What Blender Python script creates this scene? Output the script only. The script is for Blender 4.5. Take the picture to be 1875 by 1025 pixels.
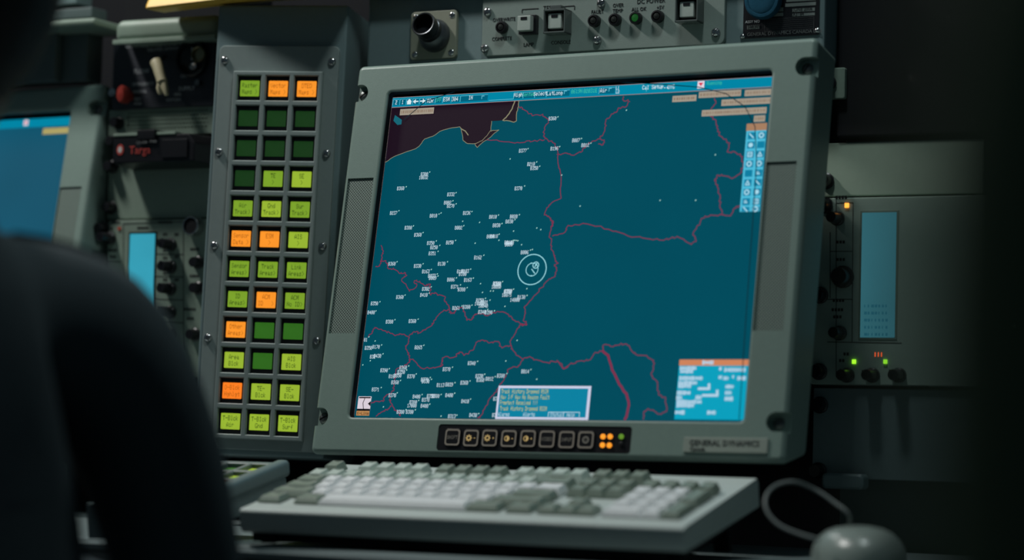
import bpy, bmesh, math, random
from mathutils import Matrix, Vector
random.seed(7)
S = bpy.context.scene
COL = S.collection
for o in list(bpy.data.objects): bpy.data.objects.remove(o, do_unlink=True)

# ------------------------------------------------------------------ camera
F_PX, CX, CY = 4427.0, 937.5, 512.5            # 85 mm on 36 mm, image 1875 x 1025
PITCH, ROLL = math.radians(3.5), 0.026
CAM = Vector((0.0, 0.0, 0.85))
_fw = Vector((0, math.cos(PITCH), math.sin(PITCH)))
_u0 = Vector((0, -math.sin(PITCH), math.cos(PITCH)))
_rt = Vector((math.cos(ROLL), 0, 0)) + _u0 * math.sin(ROLL)
_up = Vector((-math.sin(ROLL), 0, 0)) + _u0 * math.cos(ROLL)
cam_d = bpy.data.cameras.new('camera'); cam = bpy.data.objects.new('camera', cam_d); COL.objects.link(cam)
cam_d.lens = 85; cam_d.sensor_width = 36; cam_d.clip_start = 0.02
M = Matrix.Identity(4)
for i, a in enumerate((_rt, _up, -_fw)):
    for j in range(3): M[j][i] = a[j]
M.translation = CAM
cam.matrix_world = M
cam_d.dof.use_dof = True; cam_d.dof.focus_distance = 2.33; cam_d.dof.aperture_fstop = 2.5
S.camera = cam

# ------------------------------------------------------------------ world, lamps, exposure
w = bpy.data.worlds.new('world'); S.world = w; w.use_nodes = True
w.node_tree.nodes['Background'].inputs[0].default_value = (0.50, 0.82, 1.0, 1)
w.node_tree.nodes['Background'].inputs[1].default_value = 0.05

def area_light(name, loc, target, power, size, size_y, color):
    d = bpy.data.lights.new(name, 'AREA'); d.energy = power; d.shape = 'RECTANGLE'; d.size = size; d.size_y = size_y; d.color = color
    o = bpy.data.objects.new(name, d); COL.objects.link(o); o.location = loc
    o.rotation_euler = (Vector(target) - Vector(loc)).to_track_quat('-Z', 'Y').to_euler()
    return o
area_light('ceiling_lamp_light', (-1.027, 2.423, 2.203), (-0.369, 2.393, 0.903), 15.0, 0.20, 0.12, (1.0, 0.98, 0.95))
area_light('ceiling_lamp_light', (0.031, 1.855, 2.303), (0.055, 2.124, 0.903), 6.0, 0.18, 0.12, (0.88, 1.0, 1.0))
S.view_settings.view_transform = 'Standard'; S.view_settings.look = 'None'
S.view_settings.gamma = 1.0; S.view_settings.use_curve_mapping = False
S.view_settings.exposure = 0.0

# ------------------------------------------------------------------ helpers: frames measured from the photograph
def cw(v): return CAM + _rt * v[0] - _up * v[1] + _fw * v[2]        # camera (x right, y down, z ahead) -> world
def cd(v): return _rt * v[0] - _up * v[1] + _fw * v[2]
def mk_frame(o, x, y, z):
    m = Matrix.Identity(4)
    for i, a in enumerate((x, y, z)):
        for j in range(3): m[j][i] = a[j]
    m.translation = o
    return m
def on(F, x, y, off=0.0):
    """where the photo's point lies on the plane z = off of frame F, in metres"""
    Fi = F.inverted(); o = Fi @ CAM
    d = Fi.to_3x3() @ cd(((x - CX) / F_PX, (y - CY) / F_PX, 1.0))
    t = (off - o.z) / d.z
    return (o.x + d.x * t, o.y + d.y * t)
MU, MV, MN = (0.89346, -0.01532, -0.44887), (-0.1039, 0.96526, -0.23976), (0.43695, 0.26085, 0.86083)
MON_W, MON_H = 0.4773, 0.3893
FM = mk_frame(cw((-0.15165, -0.21149, 2.38704)), cd(MU), -cd(MV), -cd(MN))       # display: origin top left of its face
_k = 2.45 / 2.42
FK = mk_frame(cw((-0.2637 * _k, -0.19238 * _k, 2.45)), cd((0.97699, 0.02611, -0.21166)), -cd((-0.04726, 0.99431, -0.09549)), -cd((0.20796, 0.1033, 0.97267)))  # keypad: origin centre of first key
KP = 0.029726 * _k; KPY = KP * 1.02
_wu = cd(MU); _wu.z = 0; _wu.normalize(); _wn = _wu.cross(Vector((0, 0, 1)))
WU, WN, ZZ = _wu, _wn, Vector((0, 0, 1))
FW = mk_frame(FM.translation - WN * 0.075, WU, ZZ, WN)              # console wall plane

# ------------------------------------------------------------------ helpers: meshes
class MB:
    def __init__(s): s.v = []; s.f = []
    def add(s, vs, fs):
        n = len(s.v); s.v += [tuple(p) for p in vs]; s.f += [tuple(i + n for i in f) for f in fs]; return s
    def box(s, x0, x1, y0, y1, z0, z1):
        return s.add([(x0,y0,z0),(x1,y0,z0),(x1,y1,z0),(x0,y1,z0),(x0,y0,z1),(x1,y0,z1),(x1,y1,z1),(x0,y1,z1)],
                     [(3,2,1,0),(4,5,6,7),(0,1,5,4),(1,2,6,5),(2,3,7,6),(3,0,4,7)])
    def quad(s, x0, x1, y0, y1, z): return s.add([(x0,y0,z),(x1,y0,z),(x1,y1,z),(x0,y1,z)], [(0,1,2,3)])
    def poly(s, pts, z=None): 
        p = [(a[0], a[1], z) for a in pts] if z is not None else list(pts)
        return s.add(p, [tuple(range(len(p)))])
    def loft(s, loops, cap0=True, cap1=True, ring=False):
        n = len(loops[0]); vs = [p for l in loops for p in l]; fs = []
        m = len(loops)
        for k in range(m if ring else m - 1):
            a, b = k * n, ((k + 1) % m) * n
            for i in range(n): j = (i + 1) % n; fs.append((a+i, a+j, b+j, b+i))
        if cap0 and not ring: fs.append(tuple(range(n - 1, -1, -1)))
        if cap1 and not ring: fs.append(tuple(range((m-1)*n, m*n)))
        return s.add(vs, fs)
    def prism(s, loop, z0, z1): return s.loft([[(x,y,z0) for x,y in loop], [(x,y,z1) for x,y in loop]])
    def lathe(s, cx, cy, prof, n=20):
        return s.loft([[(cx + r*math.cos(2*math.pi*i/n), cy + r*math.sin(2*math.pi*i/n), z) for i in range(n)] for r, z in prof])
    def tube(s, pts, r, n=8):
        loops = []; rs = r if isinstance(r, (list, tuple)) else [r]*len(pts)
        pts = [Vector(p) for p in pts]; t0 = (pts[1]-pts[0]).normalized(); up = Vector((0,0,1)) if abs(t0.z) < .9 else Vector((1,0,0))
        for i, p in enumerate(pts):
            t = (pts[min(i+1,len(pts)-1)] - pts[max(i-1,0)]).normalized(); a = t.cross(up).normalized(); b = a.cross(t); up = b
            loops.append([p + (a*math.cos(2*math.pi*k/n) + b*math.sin(2*math.pi*k/n))*rs[i] for k in range(n)])
        return s.loft(loops)
    def mesh(s, name, bevel=0, seg=2, smooth=True):
        bm = bmesh.new(); vs = [bm.verts.new(p) for p in s.v]
        for f in s.f:
            try: bm.faces.new([vs[i] for i in f])
            except ValueError: pass
        bmesh.ops.recalc_face_normals(bm, faces=bm.faces) if smooth else None
        if bevel:
            es = [e for e in bm.edges if len(e.link_faces) == 2 and e.calc_face_angle() > 0.6]
            bmesh.ops.bevel(bm, geom=es, offset=bevel, segments=seg, profile=0.5, affect='EDGES', clamp_overlap=True)
        me = bpy.data.meshes.new(name); bm.to_mesh(me); bm.free()
        if smooth:
            for p in me.polygons: p.use_smooth = True
            me.set_sharp_from_angle(angle=0.6)
        return me
    def build(s, name, mat, parent=None, loc=(0,0,0), bevel=0, seg=2, flat=False):
        o = link(name, s.mesh(name, bevel, seg, not flat), mat, parent, loc)
        if not flat: firm(o)
        return o
def firm(o):                                                # keep big faces flat-shaded beside their rounded edges
    m = o.modifiers.new('weighted_normal', 'WEIGHTED_NORMAL'); m.keep_sharp = True; m.weight = 80
    return o
def link(name, me, mat, parent=None, loc=(0,0,0)):
    if mat is not None and not me.materials: me.materials.append(mat)
    o = bpy.data.objects.new(name, me); COL.objects.link(o)
    if parent is not None: o.parent = parent
    o.location = loc
    return o
def inst(name, me, parent, loc=(0,0,0), rz=0):
    o = bpy.data.objects.new(name, me); COL.objects.link(o); o.parent = parent; o.location = loc; o.rotation_euler.z = rz
    return o
def tag(o, label, cat, group=None):
    o['label'] = label; o['category'] = cat
    if group: o['group'] = group
    return o
def thing(name, F, label, cat, group=None):
    o = bpy.data.objects.new(name, None); COL.objects.link(o); o.matrix_world = F; o.empty_display_size = 0.02
    return tag(o, label, cat, group)
def struct(o): o['kind'] = 'structure'; return o
def rr(x0, x1, y0, y1, r, n=5):
    out = []
    for cx, cy, a0 in ((x1-r, y1-r, 0), (x0+r, y1-r, 90), (x0+r, y0+r, 180), (x1-r, y0+r, 270)):
        for i in range(n + 1):
            a = math.radians(a0 + 90*i/n); out.append((cx + r*math.cos(a), cy + r*math.sin(a)))
    return out
def z3(loop, z): return [(x, y, z) for x, y in loop]
def plate(mb, x0, x1, y0, y1, z0, z1, r, b=0.001, n=5):      # rounded plate with a softened front edge
    return mb.loft([z3(rr(x0,x1,y0,y1,r,n), z0), z3(rr(x0,x1,y0,y1,r,n), z1-b), z3(rr(x0+b*.3,x1-b*.3,y0+b*.3,y1-b*.3,max(r-b*.3,1e-4),n), z1-b*.3), z3(rr(x0+b,x1-b,y0+b,y1-b,max(r-b,1e-4),n), z1)])
def evaluated(o):
    dg = bpy.context.evaluated_depsgraph_get(); dg.update()
    return bpy.data.meshes.new_from_object(o.evaluated_get(dg))
def cut(me, cutter):                                        # boolean difference, returns the carved mesh
    a = bpy.data.objects.new('tmp_a', me); b = bpy.data.objects.new('tmp_b', cutter); COL.objects.link(a); COL.objects.link(b)
    m = a.modifiers.new('b', 'BOOLEAN'); m.object = b; m.operation = 'DIFFERENCE'; m.solver = 'EXACT'
    r = evaluated(a)
    bpy.data.objects.remove(a); bpy.data.objects.remove(b)
    for p in r.polygons: p.use_smooth = True
    r.set_sharp_from_angle(angle=0.5)
    return r

# ------------------------------------------------------------------ helpers: materials
def lin(c):
    return tuple((x/255/12.92) if x/255 <= .04045 else ((x/255+.055)/1.055)**2.4 for x in c)
MATS = {}
def paint(name, rgb, rough=0.45, metal=0.0, grain=0.12, scale=180.0, bump=0.15, spec=0.5, wear=0.0):
    if name in MATS: return MATS[name]
    m = bpy.data.materials.new(name); m.use_nodes = True; nt = m.node_tree; b = nt.nodes['Principled BSDF']
    tc = nt.nodes.new('ShaderNodeTexCoord'); nz = nt.nodes.new('ShaderNodeTexNoise'); nz.inputs['Scale'].default_value = scale; nz.inputs['Detail'].default_value = 4
    nt.links.new(tc.outputs['Object'], nz.inputs['Vector'])
    n2 = nt.nodes.new('ShaderNodeTexNoise'); n2.inputs['Scale'].default_value = 9.0; n2.inputs['Detail'].default_value = 5; nt.links.new(tc.outputs['Object'], n2.inputs['Vector'])
    mx = nt.nodes.new('ShaderNodeMix'); mx.data_type = 'RGBA'
    mx.inputs[6].default_value = (*[x*(1-grain) for x in rgb], 1); mx.inputs[7].default_value = (*[min(1, x*(1+grain)) for x in rgb], 1)
    ad = nt.nodes.new('ShaderNodeMath'); ad.operation = 'MULTIPLY_ADD'; ad.inputs[1].default_value = 0.5
    h2 = nt.nodes.new('ShaderNodeMath'); h2.operation = 'MULTIPLY'; h2.inputs[1].default_value = 0.5; nt.links.new(n2.outputs['Fac'], h2.inputs[0])
    nt.links.new(nz.outputs['Fac'], ad.inputs[0]); nt.links.new(h2.outputs[0], ad.inputs[2]); nt.links.new(ad.outputs[0], mx.inputs[0])
    nt.links.new(mx.outputs[2], b.inputs['Base Color'])
    b.inputs['Roughness'].default_value = rough; b.inputs['Metallic'].default_value = metal; b.inputs['Specular IOR Level'].default_value = spec
    if bump:
        bp = nt.nodes.new('ShaderNodeBump'); bp.inputs['Strength'].default_value = bump; bp.inputs['Distance'].default_value = 0.0006
        nz3 = nt.nodes.new('ShaderNodeTexNoise'); nz3.inputs['Scale'].default_value = scale*6; nt.links.new(tc.outputs['Object'], nz3.inputs['Vector'])
        nt.links.new(nz3.outputs['Fac'], bp.inputs['Height']); nt.links.new(bp.outputs[0], b.inputs['Normal'])
    MATS[name] = m
    return m
def glow(name, rgb255, strength=1.0, base=(0.01,0.01,0.01), rough=0.3, spec=0.2, var=0.0, scale=60):
    if name in MATS: return MATS[name]
    m = bpy.data.materials.new(name); m.use_nodes = True; nt = m.node_tree; b = nt.nodes['Principled BSDF']
    c = lin(rgb255)
    b.inputs['Base Color'].default_value = (*base, 1); b.inputs['Roughness'].default_value = rough; b.inputs['Specular IOR Level'].default_value = spec
    b.inputs['Emission Color'].default_value = (*c, 1); b.inputs['Emission Strength'].default_value = strength
    if var:
        tc = nt.nodes.new('ShaderNodeTexCoord'); nz = nt.nodes.new('ShaderNodeTexNoise'); nz.inputs['Scale'].default_value = scale; nt.links.new(tc.outputs['Object'], nz.inputs['Vector'])
        mx = nt.nodes.new('ShaderNodeMix'); mx.data_type = 'RGBA'; mx.inputs[6].default_value = (*[x*(1-var) for x in c], 1); mx.inputs[7].default_value = (*[x*(1+var) for x in c], 1)
        nt.links.new(nz.outputs['Fac'], mx.inputs[0]); nt.links.new(mx.outputs[2], b.inputs['Emission Color'])
    MATS[name] = m
    return m
def mesh_vent(name, rgb):
    m = paint(name, rgb, 0.5, grain=0.05, bump=0); nt = m.node_tree; b = nt.nodes['Principled BSDF']
    tc = nt.nodes.new('ShaderNodeTexCoord'); mp = nt.nodes.new('ShaderNodeMapping'); mp.inputs['Rotation'].default_value = (0,0,math.radians(45)); mp.inputs['Scale'].default_value = (1,1,1)
    nt.links.new(tc.outputs['Object'], mp.inputs['Vector']); sp = nt.nodes.new('ShaderNodeSeparateXYZ'); nt.links.new(mp.outputs[0], sp.inputs[0])
    outs = []
    for k in (0, 1):
        mu = nt.nodes.new('ShaderNodeMath'); mu.operation = 'MULTIPLY'; mu.inputs[1].default_value = 2*math.pi/0.0021; nt.links.new(sp.outputs[k], mu.inputs[0])
        si = nt.nodes.new('ShaderNodeMath'); si.operation = 'SINE'; nt.links.new(mu.outputs[0], si.inputs[0])
        outs.append(si)
    mm = nt.nodes.new('ShaderNodeMath'); mm.operation = 'ADD'; nt.links.new(outs[0].outputs[0], mm.inputs[0]); nt.links.new(outs[1].outputs[0], mm.inputs[1])
    gt = nt.nodes.new('ShaderNodeMapRange'); gt.inputs[1].default_value = 0.0; gt.inputs[2].default_value = 0.7; nt.links.new(mm.outputs[0], gt.inputs[0])
    mx = nt.nodes.new('ShaderNodeMix'); mx.data_type = 'RGBA'; mx.inputs[6].default_value = (*rgb, 1); mx.inputs[7].default_value = (0.012, 0.013, 0.013, 1)
    nt.links.new(gt.outputs[0], mx.inputs[0]); nt.links.new(mx.outputs[2], b.inputs['Base Color'])
    return m
BEZEL = paint('bezel_paint', (0.20, 0.275, 0.24), 0.42)
PANEL = paint('console_paint', (0.15, 0.21, 0.215), 0.42)
PANEL_D = paint('console_paint_dark', (0.08, 0.11, 0.11), 0.45)
GREYP = paint('grey_green_panel', (0.21, 0.28, 0.225), 0.5)
BLACK = paint('black_plastic', (0.006, 0.006, 0.008), 0.35)
BLACKM = paint('matte_black', (0.008, 0.009, 0.011), 0.75, spec=0.15)
STEEL = paint('screw_steel', (0.5, 0.5, 0.5), 0.22, 1.0, bump=0.05)
DSTEEL = paint('dark_steel', (0.22, 0.23, 0.23), 0.35, 1.0)
VENT = mesh_vent('perforated_steel', (0.22, 0.29, 0.25))
INK = paint('black_ink', (0.006, 0.006, 0.007), 0.7)
WINK = paint('white_ink', (0.50, 0.53, 0.55), 0.7)
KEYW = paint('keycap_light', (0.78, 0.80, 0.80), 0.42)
KEYM = paint('keycap_light_dimmed', (0.50, 0.58, 0.52), 0.45)  # light caps of the two back rows, their dimmer light put into the colour
KEYG = paint('keycap_grey', (0.22, 0.27, 0.22), 0.45)
KBASE = paint('keyboard_case', (0.48, 0.54, 0.51), 0.5)

# ------------------------------------------------------------------ helpers: lettering
GL = ("0000000000 00005F0000 0007000700 147F147F14 242A7F2A12 2313086462 3649562050 0008070300 001C224100 0041221C00 2A1C7F1C2A 08083E0808 0080703000 0808080808 0000606000 2010080402 "
"3E5149453E 00427F4000 7249494946 2141494D33 1814127F10 2745454539 3C4A494931 4121110907 3649494936 464949291E 0000140000 0040340000 0008142241 1414141414 0041221408 0201590906 3E415D594E "
"7C1211127C 7F49494936 3E41414122 7F4141413E 7F49494941 7F09090901 3E41415173 7F0808087F 00417F4100 2040413F01 7F08142241 7F40404040 7F021C027F 7F0408107F 3E4141413E 7F09090906 3E4151215E 7F09192946 "
"2649494932 03017F0103 3F4040403F 1F2040201F 3F4038403F 6314081463 0304780403 6159494D43 007F414141 0204081020 004141417F 0402010204 4040404040 0003070800 2054547840 7F28444438 3844444428 384444287F 3854545418 "
"00087E0902 18A4A49C78 7F08040478 00447D4000 2040403D00 7F10284400 00417F4000 7C04780478 7C08040478 3844444438 FC18242418 18242418FC 7C08040408 4854545424 04043F4424 3C4040207C 1C2040201C 3C4030403C 4428102844 4C9090907C 4464544C44").split()
GLYPH = {chr(32+i): [int(g[k:k+2], 16) for k in range(0, 10, 2)] for i, g in enumerate(GL)}
def dots(mb, text, x, y, pw, ph, z, fill=1.0, adv=6):
    """dot-matrix text, left x and baseline y, one little quad per run of dots"""
    for i, ch in enumerate(text):
        for c, col in enumerate(GLYPH.get(ch, GLYPH['?'])):
            r = 0
            while r < 8:
                if col >> r & 1:
                    e = r
                    while e < 7 and col >> (e+1) & 1: e += 1
                    x0 = x + (i*adv + c)*pw
                    mb.quad(x0, x0 + pw*fill, y + (6-e)*ph, y + (7-r)*ph, z); r = e + 1
                else: r += 1
def dots_c(mb, text, cx, cy, pw, ph, z, **k):
    dots(mb, text, cx - (len(text)*6-1)*pw/2, cy - 3.5*ph, pw, ph, z, **k)
def lettering(name, text, size, mat, parent, x, y, z, align='CENTER', sx=1.0, thick=0.00015):
    cu = bpy.data.curves.new('tmp', 'FONT'); cu.body = text; cu.size = size; cu.align_x = align; cu.align_y = 'CENTER'; cu.resolution_u = 2; cu.extrude = thick
    o = bpy.data.objects.new('tmp', cu); COL.objects.link(o); me = evaluated(o); bpy.data.objects.remove(o); bpy.data.curves.remove(cu)
    for v in me.vertices: v.co.x *= sx
    me.materials.clear()
    return link(name, me, mat, parent, (x, y, z))

def screw_mesh(r, h, slot=True, n=18):
    mb = MB(); mb.lathe(0, 0, [(r, 0), (r, h*.25), (r*.86, h*.62), (r*.6, h*.88), (r*.28, h*.99), (0.0001, h)], n)
    me = mb.mesh('screw')
    if slot: me = cut(me, MB().box(-r*1.2, r*1.2, -r*.13, r*.13, h*.35, h*1.3).mesh('c'))
    me.materials.clear(); me.materials.append(STEEL)
    return me
def cross_screw_mesh(r, h):
    me = screw_mesh(r, h); 
    me = cut(me, MB().box(-r*.13, r*.13, -r*1.2, r*1.2, h*.35, h*1.3).mesh('c')); me.materials.clear(); me.materials.append(STEEL)
    return me
SCREW = screw_mesh(0.0048, 0.0032); XSCREW = cross_screw_mesh(0.0042, 0.0030)
CSCREW = SCREW.copy(); CSCREW.materials.clear(); CSCREW.materials.append(paint('captive_screw', (.16,.17,.165), .42, 1.0))
# ================================================================== setting
def wl(x, y, off=0.0): return on(FW, x, y, off)
wb = MB().box(-3.0, 3.0, -FM.translation.z+.001, 1.4, -0.20, -0.176).build('wall_back', BLACKM); wb.matrix_world = FW; struct(wb)
DESK_Z = cw((-0.234, 0.2255, 2.06)).z
fl = MB().box(-3, 3, -1.5, 4.5, -0.05, 0.0).build('floor', paint('floor_paint', (0.06, 0.065, 0.07), 0.6)); struct(fl)

# ================================================================== main display
OL, OR_, OT, OB = 0.0375, 0.4364, -0.02906, -0.35406
SZ = -0.0105                                                   # glass plane behind the bezel face
def mp(x, y): return on(FM, x, y)
def sp(x, y): return on(FM, x, y, SZ + 0.0001)
def bezel_mesh():
    W, H = MON_W, MON_H; mb = MB()
    o = lambda i, z, b=0: z3(rr(i, W-i, -H+i+b, -i, max(0.006-i, .002)), z)
    q = lambda i, z: z3(rr(OL-i, OR_+i, OB-i, OT+i, 0.004+i), z)
    mb.loft([o(0.004, -0.055, .016), o(0, -0.05, .015), o(0, -0.012, .001), o(0, -0.0050), o(0.0006, -0.0026), o(0.0022, -0.0008), o(0.0040, 0), o(0.0050, 0), q(0.0026, 0), q(0.0016, 0), q(0.0004, -0.0006), q(0, -0.0018), q(0, -0.0145)], ring=True)
    me = mb.mesh('bezel')
    cm = MB()
    for px, py, side in ((659.6,170.6,-1), (586,762.5,-1), (1473,121,1), (1420,772,1)):
        x, y = mp(px, py); r = 0.0088; n = 20
        arc = [(x + r*math.cos(a), y + r*math.sin(a)) for a in [(-math.pi/2 + math.pi*i/n) if side < 0 else (math.pi/2 + math.pi*i/n) for i in range(n+1)]]
        e = -0.02 if side < 0 else W + 0.02
        loop = arc + ([(e, y + r), (e, y - r)] if side < 0 else [(e, y - r), (e, y + r)])
        cm.prism(loop, -0.0085, 0.01)
    for (a, b) in (((620,327), (667,610)), ((1404,297), (1437.5,603))):
        pass
    me = cut(me, cm.mesh('c', smooth=False))
    c2 = MB()
    for v in VENTS: c2.box(v[0], v[1], v[2], v[3], -0.0018, 0.01)
    c2.prism(rr(STRIP[0], STRIP[1], STRIP[2], STRIP[3], 0.003), -0.0016, 0.01)
    me = cut(me, c2.mesh('c', smooth=False)); me.materials.clear(); me.materials.append(BEZEL)
    return me
def avg(*p): return sum(p)/len(p)
def vent_rect(tl, tr_, bl, br):
    a, b, c, d = mp(*tl), mp(*tr_), mp(*bl), mp(*br)
    return (avg(a[0], c[0]), avg(b[0], d[0]), avg(c[1], d[1]), avg(a[1], b[1]))
VENTS = [vent_rect((637,326), (684,326), (602,610), (649,610)), vent_rect((1404,297), (1459,295), (1377,603), (1437,603))]
_w = VENTS[0][1] - VENTS[0][0]
VENTS[1] = (VENTS[1][0], VENTS[1][0] + _w, VENTS[0][2], VENTS[0][3])
_a, _b, _c, _d = mp(803,776), mp(1157,781), mp(1154,831), mp(799,824)
STRIP = (avg(_a[0],_d[0]), avg(_b[0],_c[0]), avg(_c[1],_d[1]), avg(_a[1],_b[1]))
disp = thing('console_display', FM, 'large grey console monitor showing a teal air traffic map, behind the keyboard', 'monitor', 'console monitors')
BEZ = bezel_mesh()
firm(link('bezel', BEZ, BEZEL, disp))
gk = MB(); _q = lambda i, z: z3(rr(OL+i, OR_-i, OB+i, OT-i, 0.004), z)
gk.loft([_q(.0002,-.0022), _q(.0005,-.0024), _q(.0005,SZ+.0010), _q(.0002,SZ+.0010)], ring=True); GASK = gk.mesh('inner_gasket'); link('inner_gasket', GASK, BLACKM, disp)
hm = MB(); 
hm.loft([z3(rr(0.01, MON_W-0.01, -MON_H+0.03, -0.01, .006), -0.05), z3(rr(0.012, MON_W-0.012, -MON_H+0.032, -0.012, .006), -0.062), z3(rr(0.12, MON_W-0.12, -MON_H+0.10, -0.14, .006), -0.10)])
REARM = hm.mesh('rear_housing'); link('rear_housing', REARM, PANEL_D, disp)
MNT = MB().box(.15, .33, -.29, -.17, -.175, -.06).mesh('wall_mount'); link('wall_mount', MNT, PANEL_D, disp)
VM = []
for v in VENTS:
    me = MB().box(v[0]+.0002, v[1]-.0002, v[2]+.0002, v[3]-.0002, -0.003, -0.0014).mesh('vent_grille'); VM.append(me)
    link('vent_grille', me, VENT, disp)
pocket = []
for px, py in ((659.6,170.6), (586,762.5), (1473,121), (1420,772)):
    x, y = mp(px, py); pocket.append((x, y))
    s_ = inst('screw', CSCREW, disp, (x, y, -0.0090), random.uniform(0.3, 1.4)); s_.scale = (1.15, 1.15, 1.1)
# glass and picture
glass = MB().box(OL-.012, OR_+.012, OB-.012, OT+.012, SZ-.003, SZ).build('screen', paint('black_glass', (0.004,0.004,0.005), 0.16, spec=0.5, bump=0), disp)
TEAL = glow('map_land', (0,75,92), 1.0, base=(0.001,0.002,0.002), rough=0.2, spec=0.25, var=0.05, scale=14)
AX0, AY1 = sp(720, 179); AX1, AY0 = OR_+.010, OB-.010
def sub(name, mb, mat): return mb.build(name, mat, glass, flat=True)
zL = lambda k: SZ + 0.0001 + 0.00008*k
sub('map_land', MB().quad(AX0, AX1, AY0, AY1, zL(0)), TEAL)
def clipx(p): return (max(AX0, min(AX1, p[0])), max(AY0, min(AY1, p[1])))
R1 = lambda p: (640 + p[0]*.2926, 120 + p[1]*.2926)
R2 = lambda p: (1020 + p[0]*.2927, 120 + p[1]*.2927)
R3 = lambda p: (640 + p[0]*.2146, 400 + p[1]*.2146)
R4 = lambda p: (640 + p[0]*.2133, 590 + p[1]*.2133)
R5 = lambda p: (1020 + p[0]*.2927, 560 + p[1]*.2927)
I = lambda p: p
sea = [(262,255),(1062,205),(1058,255),(1047,290),(1045,345),(1030,355),(990,345),(960,343),(890,348),(885,405),(860,440),(830,470),(790,488),(740,488),(712,470),(708,440),(700,395),(690,383),(625,393),(565,412),(520,443),(470,460),(440,500),(415,520),(330,550),(275,572),(225,605)]
SEA = glow('map_sea', (28,12,27), 1.0)
sm = MB(); sm.poly([clipx(sp(*R1(p))) for p in sea], zL(1)); sm.poly([sp(*R1(p)) for p in [(785,490),(800,512),(815,497),(850,470),(880,450),(905,425),(935,403),(900,406),(880,412),(840,462)]], zL(1)); sub('map_sea', sm, SEA)
sub('map_island', MB().poly([sp(*R1(p)) for p in [(285,310),(328,340),(325,368),(300,372),(275,345)]], zL(2)), glow('map_island', (20,100,115)))
def ribbon(mb, pts, wd, z, jit=0.0, n=3):
    q = []
    for a, b in zip(pts, pts[1:]):
        for k in range(n):
            t = k/n; q.append((a[0]+(b[0]-a[0])*t + (random.uniform(-jit, jit) if k else 0), a[1]+(b[1]-a[1])*t + (random.uniform(-jit, jit) if k else 0)))
    q.append(pts[-1])
    for a, b in zip(q, q[1:]):
        dx, dy = b[0]-a[0], b[1]-a[1]; L = math.hypot(dx, dy) or 1e-9; nx, ny = -dy/L*wd/2, dx/L*wd/2; ex, ey = dx/L*wd*.3, dy/L*wd*.3
        mb.add([(a[0]-ex+nx,a[1]-ey+ny,z),(a[0]-ex-nx,a[1]-ey-ny,z),(b[0]+ex-nx,b[1]+ey-ny,z),(b[0]+ex+nx,b[1]+ey+ny,z)], [(0,1,2,3)])
cl = MB()
ribbon(cl, [clipx(sp(*R1(p))) for p in sea[8:]], .0006, zL(2), .0003)
ribbon(cl, [sp(*R1(p)) for p in [(1036,222),(1018,270),(1000,300),(980,325),(960,343)]], .0012, zL(2), .0002)
ribbon(cl, [sp(*R1(p)) for p in [(1058,215),(1058,255),(1047,290),(1045,345),(1030,355),(990,345),(960,343)]], .0008, zL(2), .0004)
ribbon(cl, [sp(*R1(p)) for p in [(697,395),(725,410),(743,435)]], .001, zL(2))
ribbon(cl, [sp(*R1(p)) for p in [(785,490),(800,512),(815,497),(850,470),(880,450),(905,425),(935,403),(900,406),(885,410)]], .0006, zL(2), .0003)
sub('coastline', cl, glow('coast_line', (135,132,105)))
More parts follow.
